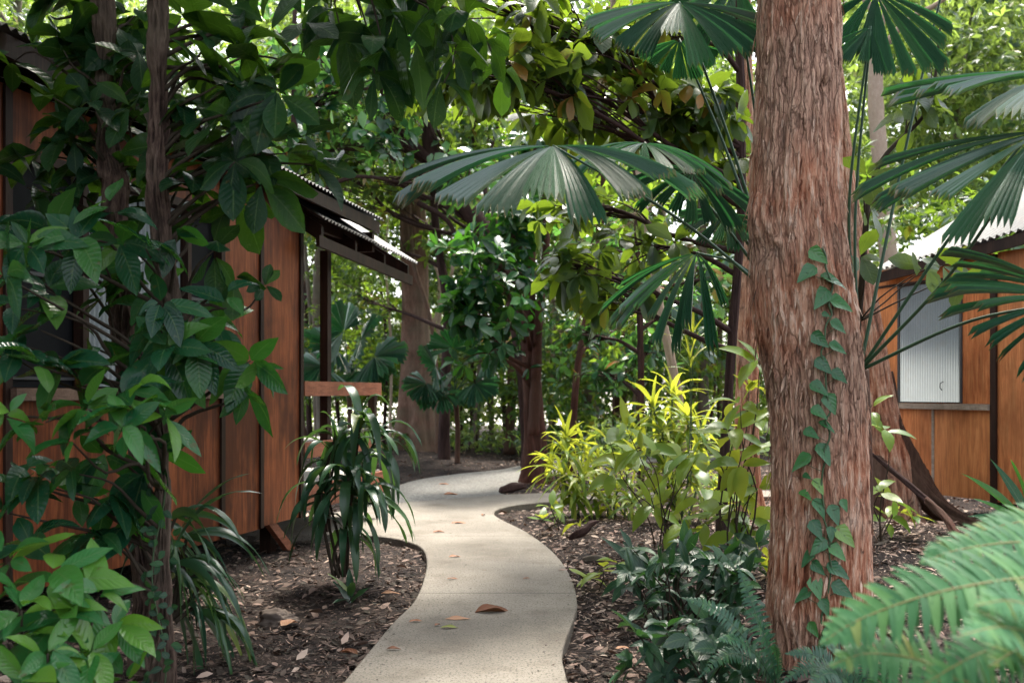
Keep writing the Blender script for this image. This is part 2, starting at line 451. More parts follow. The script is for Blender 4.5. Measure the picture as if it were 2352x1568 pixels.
def wood_mat(name, c0, c1, c2, scl=(6, 6, .55), stain=.6, rough=.5):
    m, n, p, out = new_mat(name)
    co = coords(n)
    v = mapping(n, co, scl)
    g = noise(n, v, 3.5, 8, .62, 1.2)
    fine = noise(n, mapping(n, co, (scl[0] * 9, scl[1] * 9, scl[2] * 2)), 4, 4, .7)
    big = noise(n, mapping(n, co, (1.1, 1.1, .6)), 1.7, 4, .6)
    f = math_(n, 'ADD', math_(n, 'MULTIPLY', g, .62), math_(n, 'MULTIPLY', fine, .38))
    col = ramp(n, f, [(.38, c0), (.5, c1), (.62, c2)])
    st = ramp(n, math_(n, 'ADD', math_(n, 'MULTIPLY', big, .65), math_(n, 'MULTIPLY', noise(n, mapping(n, co, (5, 5, .35)), 2.2, 5, .6), .35)), [(.45, (0, 0, 0)), (.58, (1, 1, 1))])
    oi = n.nodes.new("ShaderNodeObjectInfo")
    wv = math_(n, 'ADD', math_(n, 'MULTIPLY', noise(n, co, .8, 3), .7), math_(n, 'MULTIPLY', oi.outputs["Random"], .45))
    col = mixc(n, ramp(n, wv, [(.35, (0, 0, 0)), (.9, (.5, .5, .5))]), col, tuple(x * .95 for x in c2))
    col = mixc(n, math_(n, 'MULTIPLY', st, min(1, stain * 1.35)), col, tuple(x * .25 for x in c1))
    n.links.new(col, p.inputs["Base Color"])
    p.inputs["Roughness"].default_value = rough; p.inputs["Specular IOR Level"].default_value = .18
    bump(n, p, f, .25, .003)
    return m
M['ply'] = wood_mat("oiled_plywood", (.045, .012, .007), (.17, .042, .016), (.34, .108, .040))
M['ply_right'] = wood_mat("sunlit_plywood", (.30, .085, .030), (.60, .19, .065), (.74, .33, .13), stain=.40)  # sunlight on the right cabin wall is put into the wood colour
M['trim'] = wood_mat("dark_timber_trim", (.012, .007, .006), (.030, .014, .010), (.055, .027, .019), stain=.4)
M['rail'] = wood_mat("rail_timber", (.15, .050, .030), (.29, .105, .062), (.40, .17, .10), scl=(1, 1, 12), stain=.25)
M['deckwood'] = wood_mat("grey_deck_boards", (.20, .18, .17), (.30, .28, .26), (.40, .38, .36), scl=(4, 4, 4), stain=.2)
M['sill_pale'] = wood_mat("pale_sill_timber", (.22, .17, .13), (.36, .29, .23), (.48, .40, .33), scl=(2, 2, 9), stain=.3)
M['sill'] = wood_mat("sill_timber", (.07, .045, .035), (.15, .09, .065), (.24, .16, .12), scl=(2, 2, 9), stain=.3)

def metal_sheet(name, col, rust=.25):
    m, n, p, out = new_mat(name)
    co = coords(n)
    f = noise(n, co, 2.2, 6, .65)
    g = noise(n, co, 13, 4, .6)
    c = mixc(n, f, tuple(x * .7 for x in col), tuple(min(1, x * 1.2) for x in col))
    rr = ramp(n, math_(n, 'MULTIPLY', f, g), [(.27, (0, 0, 0)), (.40, (1, 1, 1))])
    c = mixc(n, math_(n, 'MULTIPLY', rr, rust), c, (.16, .11, .085))
    n.links.new(c, p.inputs["Base Color"])
    p.inputs["Roughness"].default_value = .6; p.inputs["Specular IOR Level"].default_value = .3
    return m
M['zinc'] = metal_sheet("corrugated_zinc", (.095, .095, .092), .5)
M['shutter'] = metal_sheet("painted_corrugated_sheet", (.22, .25, .265), .15)

def concrete_mat():
    m, n, p, out = new_mat("exposed_concrete")
    co = coords(n)
    big = noise(n, co, .9, 5, .6)
    mid = noise(n, co, 7, 5, .65)
    fine = noise(n, co, 62, 3, .75)
    v = n.nodes.new("ShaderNodeTexVoronoi"); v.inputs["Scale"].default_value = 130
    n.links.new(co, v.inputs["Vector"])
    base = ramp(n, big, [(.32, (.10, .09, .077)), (.5, (.16, .145, .125)), (.68, (.225, .206, .178))])
    base = mixc(n, math_(n, 'MULTIPLY', mid, .35), base, (.25, .21, .165))
    sp = ramp(n, fine, [(.40, (1, 1, 1)), (.47, (0, 0, 0))])
    base = mixc(n, math_(n, 'MULTIPLY', sp, .9), base, (.055, .05, .045))
    st = ramp(n, noise(n, co, 2.3, 6, .7), [(.52, (0, 0, 0)), (.70, (1, 1, 1))])
    base = mixc(n, math_(n, 'MULTIPLY', st, .6), base, (.085, .068, .052))
    sx = n.nodes.new("ShaderNodeSeparateXYZ"); n.links.new(co, sx.inputs[0])
    for yj in (4.95, 7.44, 10.4):      # saw-cut joints
        jt = math_(n, 'LESS_THAN', math_(n, 'ABSOLUTE', math_(n, 'SUBTRACT', sx.outputs[1], math_(n, 'ADD', yj - .02, math_(n, 'MULTIPLY', mid, .04)))), .010)
        base = mixc(n, math_(n, 'MULTIPLY', jt, .85), base, (.06, .05, .045))
    sp2 = math_(n, 'LESS_THAN', v.outputs["Distance"], .22)
    base = mixc(n, math_(n, 'MULTIPLY', sp2, math_(n, 'MULTIPLY', mid, .55)), base, (.42, .38, .33))
    n.links.new(base, p.inputs["Base Color"])
    p.inputs["Roughness"].default_value = .85; p.inputs["Specular IOR Level"].default_value = .25
    bump(n, p, math_(n, 'ADD', fine, math_(n, 'MULTIPLY', mid, .5)), .45, .004)
    return m
M['concrete'] = concrete_mat()

def gravel_mat():
    m, n, p, out = new_mat("grey_gravel")
    co = coords(n)
    v = n.nodes.new("ShaderNodeTexVoronoi"); v.inputs["Scale"].default_value = 38
    n.links.new(co, v.inputs["Vector"])
    sep = n.nodes.new("ShaderNodeSeparateColor"); n.links.new(v.outputs["Color"], sep.inputs[0])
    c = ramp(n, sep.outputs[0], [(0, (.06, .064, .062)), (.5, (.13, .136, .13)), (1, (.23, .23, .215))])
    c = mixc(n, math_(n, 'MULTIPLY', noise(n, co, 2.5, 4), .6), c, (.13, .10, .08))
    n.links.new(c, p.inputs["Base Color"]); p.inputs["Roughness"].default_value = .9
    bump(n, p, v.outputs["Distance"], .6, .015)
    return m
M['gravel'] = gravel_mat()

def soil_mat():
    m, n, p, out = new_mat("forest_soil")
    co = coords(n)
    a = noise(n, co, 3, 6, .65); b = noise(n, co, 38, 5, .7)
    f = math_(n, 'ADD', math_(n, 'MULTIPLY', a, .45), math_(n, 'MULTIPLY', b, .55))
    c = ramp(n, f, [(.36, (.008, .007, .008)), (.5, (.022, .017, .016)), (.62, (.06, .042, .035)), (.75, (.12, .085, .07))])
    n.links.new(c, p.inputs["Base Color"]); p.inputs["Roughness"].default_value = .95
    p.inputs["Specular IOR Level"].default_value = .1
    bump(n, p, f, .9, .03)
    return m
M['soil'] = soil_mat()
M['sand'] = plain("pale_beach_sand", (.55, .52, .46), .9, .2, .15, 2)

# ------------------------------------------------------------------ the setting
GZ = -0.055
def ground_h(x, y):
    h = GZ + .035 * vnoise(x * .9 + 3, y * .9, 5) + .015 * vnoise(x * 3.1, y * 3.1, 6)
    h = h - .015
    # litter banks at the back left and right
    h = h + .28 * np.exp(-(((x + 2.6) / 2.0) ** 2 + ((y - 22) / 3.0) ** 2)) + .18 * np.exp(-(((x - 2.4) / 1.6) ** 2 + ((y - 9.4) / 2.2) ** 2))
    h = h + .22 * np.exp(-(((x - 4.0) / 1.5) ** 2 + ((y - 9.0) / 2.0) ** 2))
    return h

def path_poly(px, n):
    return spline([G(u, v) for u, v in px], n)
# outline of the slab: up the left edge, the branch to the veranda, the far edge, the branch to the right, down the right edge
left = [(640, 1760), (720, 1640), (785, 1568), (850, 1490), (905, 1425), (950, 1380), (973, 1330), (980, 1285), (967, 1256), (930, 1241), (880, 1232), (820, 1228), (700, 1226), (520, 1232)]
farr = [(520, 1198), (700, 1186), (800, 1170), (890, 1157), (1000, 1147), (1200, 1133), (1420, 1128), (1700, 1126), (2000, 1124)]
rigt = [(2000, 1136), (1700, 1140), (1420, 1143), (1300, 1149), (1200, 1157), (1148, 1167), (1135, 1178), (1150, 1191), (1210, 1221), (1270, 1266), (1310, 1320), (1325, 1375), (1320, 1412), (1293, 1490), (1298, 1540), (1312, 1580), (1345, 1650), (1400, 1760)]
ol = np.vstack([path_poly(left, 70), path_poly(farr, 50), path_poly(rigt, 90)])
PATH = ol[:, :2].copy()

def inside(poly, x, y):
    x = np.asarray(x); y = np.asarray(y); c = np.zeros(x.shape, bool)
    n = len(poly); j = n - 1
    for i in range(n):
        xi, yi = poly[i]; xj, yj = poly[j]
        if yi != yj:
            c ^= ((yi > y) != (yj > y)) & (x < (xj - xi) * (y - yi) / (yj - yi) + xi)
        j = i
    return c

def slab(name, outl, top, depth, mat, bev=.012, label=None):
    # inset by the bevel, then edges down
    p = outl[:, :2]; n = len(p)
    t = nrm(np.roll(p, -1, 0) - np.roll(p, 1, 0))
    inn = np.stack([-t[:, 1], t[:, 0]], 1)
    area = .5 * np.sum(p[:, 0] * np.roll(p[:, 1], -1) - np.roll(p[:, 0], -1) * p[:, 1])
    if area < 0: inn = -inn
    mb = MB()
    z = lambda q, h: np.hstack([q, np.full((n, 1), h)])
    rings = [z(p, top - depth), z(p, top - bev), z(p + inn * bev * .35, top - bev * .3), z(p + inn * bev, top)]
    mb.v.append(np.vstack(rings)); mb.n = 4 * n
    mb.uv.append(np.zeros((4 * n, 2))); mb.rn.append(np.full(4 * n, .5))
    i = np.arange(n); j = (i + 1) % n
    q = np.vstack([np.stack([k * n + i, k * n + j, (k + 1) * n + j, (k + 1) * n + i], 1) for k in range(3)])
    if area < 0: q = q[:, ::-1]
    mb.f4.append(q)
    idx = list(3 * n + i)
    from mathutils.geometry import tessellate_polygon
    tr = tessellate_polygon([[Vector(rings[3][k]) for k in range(n)]])
    tr = np.array([[3 * n + a for a in x] for x in tr])
    a, b, c = rings[3][tr[0] - 3 * n]
    vall = rings[3]
    for r_ in range(len(tr)):
        a, b, c = vall[tr[r_] - 3 * n]
        if np.cross(b - a, c - a)[2] < 0: tr[r_] = tr[r_][::-1]
    mb.f3.append(tr)
    o = mb.build(name, mat, None, smooth=False)
    return o
tag(slab("concrete_path", ol, 0.0, .16, M['concrete']), kind='structure')

gl = [(835, 1185), (850, 1150), (900, 1117), (960, 1098), (1050, 1085), (1150, 1075), (1215, 1062), (1300, 1050), (1500, 1035), (1700, 1030)]
gr = [(1700, 1050), (1500, 1055), (1380, 1066), (1280, 1085), (1215, 1100), (1180, 1112), (1150, 1125), (1180, 1142), (1130, 1150), (1000, 1165), (900, 1175)]
go = np.vstack([path_poly(gl, 50), path_poly(gr, 50)])
GRAV = go[:, :2].copy()
tag(slab("gravel_path", go, -.02, .12, M['gravel'], .02), kind='structure')

def ground():
    mb = MB()
    xs = np.concatenate([np.linspace(-300, -14, 14), np.linspace(-13, 13, 210), np.linspace(14, 300, 14)])
    ys = np.concatenate([np.linspace(-40, -1, 8), np.linspace(0, 30, 250), np.linspace(31, 47, 16)])
    X, Y = np.meshgrid(xs, ys)
    Z = ground_h(X, Y)
    on = inside(PATH, X, Y) | inside(GRAV, X, Y)
    Z = np.where(on, -.10, np.minimum(Z, .3))
    # keep soil beneath the path edge
    n, m = X.shape
    i = np.arange(n - 1)[:, None] * m; j = np.arange(m - 1)[None]
    mb.add(np.stack([X, Y, Z], -1), np.stack([i + j, i + j + 1, i + m + j + 1, i + m + j], -1).reshape(-1, 4))
    tag(mb.build("ground", M['soil']), kind='structure')
    mb = MB()
    mb.add([(-400, 46.5, -.12), (400, 46.5, -.12), (400, 1500, -.12), (-400, 1500, -.12)], [(0, 1, 2, 3)])
    tag(mb.build("beach", M['sand']), kind='structure')
ground()

def litter():
    rng = np.random.default_rng(3)
    Lf = Leaves()
    n = 260000
    Y = 3.6 + 24 * rng.uniform(0, 1, n) ** 1.7
    X = rng.uniform(-.62, .62, n) * Y
    keep = ~(inside(PATH, X, Y) | inside(GRAV, X, Y))
    keep &= vnoise(X * 1.3, Y * 1.3, 9) + .55 * vnoise(X * 4, Y * 4, 10) > rng.uniform(-2.0, .1, n)
    X, Y = X[keep], Y[keep]; n = len(X)
    Z = ground_h(X, Y) + rng.uniform(.004, .028, n)
    th = rng.uniform(0, 6.28, n)
    t = np.stack([np.cos(th), np.sin(th), rng.normal(0, .16, n)], 1)
    nn = np.stack([rng.normal(0, .4, n), rng.normal(0, .4, n), np.ones(n)], 1)
    chip = rng.uniform(0, 1, n) < .90
    Ls = np.where(chip, .012 + .05 * rng.uniform(0, 1, n) ** 2, rng.uniform(.03, .10, n))
    Ws = np.where(chip, Ls * rng.uniform(.10, .3, n), Ls * rng.uniform(.35, .5, n))
    Lf.addm(np.stack([X, Y, Z], 1), t, nn, Ls, Ws, rng.uniform(-.1, .25, n), rng.uniform(-.3, .5, n), np.clip(rng.beta(1.6, 2.0, n) + .42 * np.clip((X + .2) * 2, 0, 1) * np.clip((Y - 5.5) / 2, 0, 1), 0, 1))  # pieces right of the path toned lighter to stand for sunlight
    n = 5200
    Y = 4.5 + 19 * rng.uniform(0, 1, n) ** 1.5; X = rng.uniform(-.55, .58, n) * Y
    k_ = ~(inside(PATH, X, Y) | inside(GRAV, X, Y)) & (rng.uniform(0, 1, n) < np.where((X > .3) & (Y > 6.5), 1, .38))
    X, Y = X[k_], Y[k_]; n = len(X); th = rng.uniform(0, 6.28, n); Ls = rng.uniform(.05, .14, n)
    Lf.addm(np.stack([X, Y, ground_h(X, Y) + rng.uniform(.015, .04, n)], 1), np.stack([np.cos(th), np.sin(th), rng.normal(.05, .25, n)], 1),
            np.stack([rng.normal(0, .5, n), rng.normal(0, .5, n), np.ones(n)], 1), Ls, Ls * rng.uniform(.3, .5, n), rng.uniform(-.2, .5, n), rng.uniform(-.4, .9, n), np.clip(rng.normal(.66, .22, n), 0, 1), .05)
    mb = MB(); Lf.into(mb, 3, 'ovate')
    tag(mb.build("leaf_litter", M['litter']), kind='stuff')
    # thin twigs and roots lying in the soil
    mb = MB()
    for k in range(260):
        y = 4 + 12 * rng.uniform() ** 1.3; x = rng.uniform(-.5, .55) * y
        if inside(PATH, np.array([x]), np.array([y]))[0] or inside(PATH, np.array([x + .2]), np.array([y]))[0] or inside(PATH, np.array([x - .2]), np.array([y]))[0]: continue
        th = rng.uniform(0, 6.28); ln = rng.uniform(.1, .45)
        q = []
        for s in np.linspace(-.5, .5, 5):
            xx = x + math.cos(th) * ln * s + rng.normal(0, .012); yy = y + math.sin(th) * ln * s + rng.normal(0, .012)
            q.append((xx, yy, float(ground_h(np.array(xx), np.array(yy))) + .018))
        mb.tube(q, rng.uniform(.002, .006), 5)
    tag(mb.build("twig_litter", M['litter']), kind='stuff')
litter()

# ------------------------------------------------------------------ cabins
def corrugated(mb, o, along, down, la, ld, pitch=.076, amp=.009, nd=2, th=.004):
    """corrugated sheet: waves along 'along', ribs run 'down'"""
    o = np.asarray(o, float); along = nrm(along); down_n = nrm(down); up = nrm(np.cross(along, down_n))
    if up[2] < 0 and abs(up[2]) > .2: up = -up
    k = max(8, int(la / pitch * 6))
    s = np.linspace(0, la, k + 1); d = np.linspace(0, ld, nd)
    z = amp * np.sin(s / pitch * 2 * math.pi)
    top = o + s[None, :, None] * along + d[:, None, None] * down_n + z[None, :, None] * up
    bot = top - up * th
    m = k + 1
    V = np.concatenate([top.reshape(-1, 3), bot.reshape(-1, 3)]); off = nd * m
    i = np.arange(nd - 1)[:, None] * m; j = np.arange(k)[None]
    q = np.stack([i + j, i + j + 1, i + m + j + 1, i + m + j], -1).reshape(-1, 4)
    e = []
    for r_ in (0, (nd - 1) * m):
        jj = np.arange(k)
        e.append(np.stack([r_ + jj, r_ + jj + 1, off + r_ + jj + 1, off + r_ + jj], 1))
    mb.add(V, np.vstack([q, q[:, ::-1] + off] + e))

V3 = lambda *a: np.array(a, float)
def cabin_left():
    pc = V3(-2.125, 10, 0); d = nrm(V3(.273, 1, 0)); nn = V3(d[1], -d[0], 0)
    W = lambda t, off, z: pc + d * t + nn * off + V3(0, 0, z)      # t>0 beyond the corner
    root = thing("timber_cabin", W(-2.5, -1.5, 0), "orange plywood cabin with a railed veranda, left of the path behind the slim trees", "cabin")
    def bx(mb, t0, t1, o0, o1, z0, z1): mb.box(W(t0, o0, z0), d * (t1 - t0), nn * (o1 - o0), V3(0, 0, z1 - z0))
    zb, zt, th = .25, 3.42, .05
    part = lambda name, mat, *b, smooth=False, parent=root: _pt(name, mat, b, smooth, parent)
    def _pt(name, mat, bs, smooth, parent):
        mb = MB()
        for b in bs: bx(mb, *b)
        return mb.build(name, mat, parent, smooth)
    # plywood panels of the long wall
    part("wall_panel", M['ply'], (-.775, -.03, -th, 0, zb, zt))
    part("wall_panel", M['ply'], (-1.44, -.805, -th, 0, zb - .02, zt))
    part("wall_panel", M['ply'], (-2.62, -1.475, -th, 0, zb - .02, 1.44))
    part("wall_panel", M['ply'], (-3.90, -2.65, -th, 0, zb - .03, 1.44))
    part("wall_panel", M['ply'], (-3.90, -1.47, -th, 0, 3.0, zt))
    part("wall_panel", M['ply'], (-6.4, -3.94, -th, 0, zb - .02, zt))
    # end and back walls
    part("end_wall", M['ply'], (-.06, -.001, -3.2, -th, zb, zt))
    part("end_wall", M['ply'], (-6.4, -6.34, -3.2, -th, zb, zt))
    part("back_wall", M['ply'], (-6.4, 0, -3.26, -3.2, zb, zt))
    part("floor", M['trim'], (-6.33, -.07, -3.19, -.06, zb + .2, zb + .3))
    for t in (-.0, -.79, -1.455, -3.92):
        part("batten", M['trim'], (t - .03, t + .03, -.06, .022, zb - .01, zt - .01))
    part("batten", M['trim'], (-2.65, -2.62, -.055, .012, zb, 1.43))
    # window strip
    fr = part("window", M['trim'], (-3.89, -1.485, -.05, .03, 2.985, 3.05), (-3.25, -3.19, -.05, .03, 1.53, 2.985), (-2.0, -1.95, -.05, .03, 1.53, 2.985))
    part("sill", M['sill'], (-3.91, -1.46, -.06, .07, 1.445, 1.525), parent=fr)
    part("dark_interior_panel", M['interior_dark'], (-3.185, -2.01, -.12, -.10, 1.53, 2.98), parent=fr)  # dark panel put in place of the unlit interior
    for b in ((-3.88, -3.255, -.07, -.055, 1.53, 2.98), (-1.945, -1.49, -.07, -.055, 1.53, 2.98)):
        part("dark_interior_panel", M['interior_dark'], b, parent=fr)
    for b in ((-1.945, -1.49, -.05, -.035, 2.26, 2.285), (-3.88, -3.255, -.05, -.035, 2.26, 2.285), (-3.88, -3.255, -.05, -.035, 1.58, 1.60), (-1.62, -1.60, -.05, -.034, 1.53, 2.26)):
        part("glazing_bar", M['alu'], b, parent=fr)
    mb = MB(); corrugated(mb, W(-3.18, -.03, 1.54), d, V3(0, 0, 1), .60, 1.43, .05, .006)
    mb.build("shutter", M['shutter'], fr)
    mb = MB(); corrugated(mb, W(-2.55, -.03, 1.54), d, V3(0, 0, 1), .54, 1.43, .05, .006)
    mb.build("shutter", M['shutter'], fr)
    # roof
    def roof(t0, t1, z_at, off0, depth, rise, name):
        mb = MB()
        a = W(t0, off0, z_at(t0)); b = W(t1, off0, z_at(t1))
        corrugated(mb, a, b - a, -nn * depth + V3(0, 0, rise), np.linalg.norm(b - a), math.hypot(depth, rise), .076, .013)
        return mb.build(name, M['zinc'], root)
    zm = lambda t: 3.49 - .033 * t
    ro = roof(-6.8, 1.40, zm, .32, 1.9, .55, "roof")
    rb = MB()
    a = W(-6.8, -1.58, zm(-6.8) + .55); b = W(1.40, -1.58, zm(1.4) + .55)
    corrugated(rb, a, b - a, -nn * 1.9 - V3(0, 0, .55), np.linalg.norm(b - a), 2.2, .076, .013)
    rb.build("roof_sheet", M['zinc'], ro)
    mb = MB()
    for t0, t1 in ((-6.75, 1.36),):
        a = W(t0, .25, zm(t0) - .16); b = W(t1, .25, zm(t1) - .16)
        mb.box(a, b - a, nn * .035, V3(0, 0, .13))
    mb.build("fascia", M['trim'], ro, False)
    mb = MB()
    for t in np.arange(-6.3, 1.4, .6):
        mb.box(W(t, .24, zm(t) - .13), d * .05, -nn * 1.7 + V3(0, 0, .48), V3(0, 0, .095))
    mb.build("rafters", M['trim'], ro, False)
    # main roof beam end over the veranda
    part("roof_beam", M['trim'], (.02, 1.36, .02, .07, 3.16, 3.27), (1.30, 1.36, .0, .22, 3.08, 3.30), parent=ro)
    # veranda awning
    za = lambda t: 3.205 - .047 * t
    aw = roof(-.14, 2.50, za, .32, 1.6, 1.0, "veranda_roof")
    mb = MB()
    a = W(-.10, .22, za(-.1) - .27); b = W(2.46, .22, za(2.46) - .27); mb.box(a, b - a, nn * .04, V3(0, 0, .11))
    mb.build("fascia", M['trim'], aw, False)
    mb = MB()
    for t in (.03, .85, 1.65, 2.40):
        mb.box(W(t, .215, za(t) - .20), d * .05, -nn * 1.4 + V3(0, 0, .875), V3(0, 0, .165))
    mb.build("rafters", M['trim'], aw, False)
    # veranda deck and rails
    dk = part("veranda_deck", M['deckwood'], (.01, 2.05, -2.6, -.005, .53, .57))
    part("deck_edge_board", M['rail'], (.05, 2.05, .0, .03, .30, .55), parent=dk)
    part("deck_edge_board", M['rail'], (2.052, 2.08, -2.6, .03, .30, .55), parent=dk)
    rl = part("railing", M['rail'], (.04, 2.02, -.01, .03, 1.46, 1.61))
    part("rail_board", M['rail'], (.04, 2.02, -.01, .03, .83, .99), parent=rl)
    part("rail_post", M['trim'], (1.90, 1.98, -.095, -.012, .3, 1.60), parent=rl)
    part("veranda_post", M['trim'], (.70, .79, -.13, -.04, .0, 3.02))
    part("bench_leg", M['rail'], (.30, .40, -.60, -.52, .57, .93))
    part("bench_seat", M['deckwood'], (.10, 1.8, -.75, -.35, .93, .97))
    for t, o in ((-.2, -.25), (-2.0, -.3), (-4.0, -.3), (-.2, -2.8), (-2.0, -2.8), (1.9, -.3), (1.9, -2.3), (-4, -2.8)):
        part("stump_post", M['trim'], (t - .06, t + .06, o - .06, o + .06, -.1, .46))
    mb = MB()
    mb.box(W(-.24, -.1, .42), d * .05, nn * .02, V3(0, 0, .03))
    mb.add([W(-.55, -.08, .28), W(-.40, -.08, .28), W(.05, -.08, -.08), W(-.10, -.08, -.08), W(-.55, -.14, .28), W(-.40, -.14, .28), W(.05, -.14, -.08), W(-.10, -.14, -.08)],
           [(0, 1, 2, 3), (7, 6, 5, 4), (0, 4, 5, 1), (1, 5, 6, 2), (2, 6, 7, 3), (3, 7, 4, 0)])
    mb.build("brace", M['rail'], root, False)
cabin_left()

def cabin_right():
    q0 = V3(4.9, 11.5, 0); e = nrm(V3(-.4, 1, 0)); nn = V3(-e[1], e[0], 0)
    W = lambda t, off, z: q0 + e * t + nn * off + V3(0, 0, z)
    root = thing("timber_cabin", W(-1.5, -1.5, 0), "cabin with a closed grey corrugated shutter and pale roof, at the right edge", "cabin")
    def part(name, mat, *bs, parent=root):
        mb = MB()
        for t0, t1, o0, o1, z0, z1 in bs: mb.box(W(t0, o0, z0), e * (t1 - t0), nn * (o1 - o0), V3(0, 0, z1 - z0))
        return mb.build(name, mat, parent, False)
    zb, zt = .32, 3.0
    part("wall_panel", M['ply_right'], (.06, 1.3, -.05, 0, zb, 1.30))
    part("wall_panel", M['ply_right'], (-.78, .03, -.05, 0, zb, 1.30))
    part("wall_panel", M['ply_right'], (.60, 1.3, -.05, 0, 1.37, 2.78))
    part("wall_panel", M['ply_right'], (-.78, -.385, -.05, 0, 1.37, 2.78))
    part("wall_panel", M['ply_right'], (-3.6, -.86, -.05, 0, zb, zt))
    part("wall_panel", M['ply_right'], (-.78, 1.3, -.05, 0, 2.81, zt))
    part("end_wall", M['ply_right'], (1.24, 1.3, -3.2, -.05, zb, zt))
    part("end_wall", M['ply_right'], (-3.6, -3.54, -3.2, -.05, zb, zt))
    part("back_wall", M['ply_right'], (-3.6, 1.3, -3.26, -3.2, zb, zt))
    part("corner_post", M['trim'], (-.86, -.785, -.055, .03, zb - .02, zt - .02))
    part("batten", M['sill_pale'], (.03, .06, -.05, .014, zb, 1.30))
    part("batten", M['trim'], (-.78, 1.28, -.05, .016, 2.782, 2.808))
    wi = part("window", M['alu'], (-.383, -.355, -.05, .018, 1.372, 2.78), (.572, .598, -.05, .018, 1.372, 2.78), (-.36, .58, -.049, -.035, 2.74, 2.779))
    part("dark_interior_panel", M['interior_dark'], (-.353, .570, -.06, -.045, 1.372, 2.78), parent=wi)
    part("sill", M['sill_pale'], (-.78, .66, -.05, .06, 1.302, 1.368), parent=wi)
    mb = MB(); corrugated(mb, W(-.35, .0, 1.385), e, V3(0, 0, 1), .915, 1.375, .038, .005)
    mb.build("shutter", M['shutter'], wi)
    mb = MB(); mb.tube([W(-.10, .012, 1.52), W(-.085, .03, 1.55), W(-.09, .03, 1.60), W(-.12, .012, 1.62)], .006, 6)
    mb.build("handle", M['alu'], wi)
    z_at = lambda t: 3.055 - .088 * t
    mb = MB()
    a = W(-3.9, .17, z_at(-3.9)); b = W(.86, .17, z_at(.86))
    corrugated(mb, a, b - a, -nn * 3.0 + V3(0, 0, 1.6), np.linalg.norm(b - a), 3.4, .09, .017)
    ro = mb.build("roof", M['zinc'], root)
    mb = MB()
    a2 = W(-3.9, -2.83, z_at(-3.9) + 1.6); b2 = W(.86, -2.83, z_at(.86) + 1.6)
    corrugated(mb, a2, b2 - a2, -nn * 2.0 - V3(0, 0, 1.0), np.linalg.norm(b2 - a2), 2.2, .076, .012)
    mb.build("roof_sheet", M['zinc'], ro)
    mb = MB()
    a = W(-3.85, .10, z_at(-3.85) - .15); b = W(.84, .10, z_at(.84) - .15); mb.box(a, b - a, nn * .03, V3(0, 0, .125))
    mb.build("fascia", M['trim'], ro, False)
    mb = MB()
    for t in np.arange(-3.5, 1, .6): mb.box(W(t, .09, z_at(t) - .13), e * .05, -nn * 1.5 + V3(0, 0, .8), V3(0, 0, .09))
    mb.build("rafters", M['trim'], ro, False)
    for t, o in ((1.15, -.2), (-.8, -.2), (-2.8, -.2), (1.15, -2.9), (-.8, -2.9), (-2.8, -2.9)):
        part("stump_post", M['trim'], (t - .07, t + .07, o - .07, o + .07, -.1, zb))
cabin_right()

# ------------------------------------------------------------------ trunks
def trunk_mesh(cen, rad, nu, nv, amp, seed, flare=(0, 0, 0), lobes=5, ridge=16, knots=(), vs=1.6):
    """a trunk with real vertical bark ridges; cen, rad sampled nv times"""
    mb = MB()
    c = spline(cen, nv); r = spline(np.asarray(rad, float)[:, None], nv)[:, 0]
    th = np.linspace(0, 2 * math.pi, nu, endpoint=False)
    ln = np.concatenate([[0], np.cumsum(np.linalg.norm(np.diff(c, axis=0), axis=1))])
    TH, H = np.meshgrid(th, ln)
    def cyc(fx, fy, sd):      # seamless round the trunk
        a = vnoise(TH / (2 * math.pi) * fx, H * fy, sd); b = vnoise((TH / (2 * math.pi) - 1) * fx, H * fy, sd)
        k = TH / (2 * math.pi)
        k = np.clip((k - .85) / .15, 0, 1)
        return a * (1 - k) + b * k
    big = cyc(3, .55, seed)
    warp = .6 * cyc(6, 1.7, seed + 7)
    def rid(f, fy, sd):
        k = TH / (2 * math.pi); kk = np.clip((k - .9) / .1, 0, 1)
        a = vnoise(k * f + warp, H * fy, sd); b = vnoise((k - 1) * f + warp, H * fy, sd)
        return 1 - 2 * np.abs(a * (1 - kk) + b * kk)
    rr = r[:, None] * (1 + .05 * big) + amp * (.60 * rid(ridge, vs, seed + 1) + .5 * rid(ridge * 2.1, vs * 2.0, seed + 2) + .3 * rid(ridge * 4.5, vs * 3.2, seed + 3))
    rr = rr - amp * .75
    if flare[0]:
        f = np.exp(-H / flare[1]) * flare[0]
        lob = .55 + .45 * np.cos(TH * lobes + flare[2]) + .25 * np.cos(TH * (lobes - 2) + 1.3)
        rr = rr + f * np.clip(lob, 0.05, 2)
    for kt, kz, ka, kw, kh in knots:
        q = np.exp(-((TH - kt) / kw) ** 2 - ((c[:, None, 2] - kz) / kh) ** 2)
        rr = rr + ka * q
    hgt = np.clip(.5 + .42 * (.5 * rid(ridge, vs, seed + 1) + .5 * rid(ridge * 2.1, vs * 2.0, seed + 2) + .35 * rid(ridge * 4.5, vs * 3.2, seed + 3) - .35), 0, 1)
    V = np.stack([c[:, None, 0] + rr * np.cos(TH), c[:, None, 1] + rr * np.sin(TH), np.broadcast_to(c[:, None, 2], rr.shape)], -1)
    i = np.arange(nv - 1)[:, None] * nu; j = np.arange(nu)[None]; j2 = (j + 1) % nu
    mb.add(V, np.stack([i + j, i + j2, i + nu + j2, i + nu + j], -1).reshape(-1, 4), rn=hgt.ravel())
    return mb

def edges_to_path(rows, Y):
    """rows of (v, left u, right u) at distance Y -> centres and radii, bottom first"""
    cen, rad = [], []
    for v, a, b in rows:
        cen.append(P((a + b) / 2, v, Y)); rad.append((b - a) / 2 / F * Y)
    return cen, rad

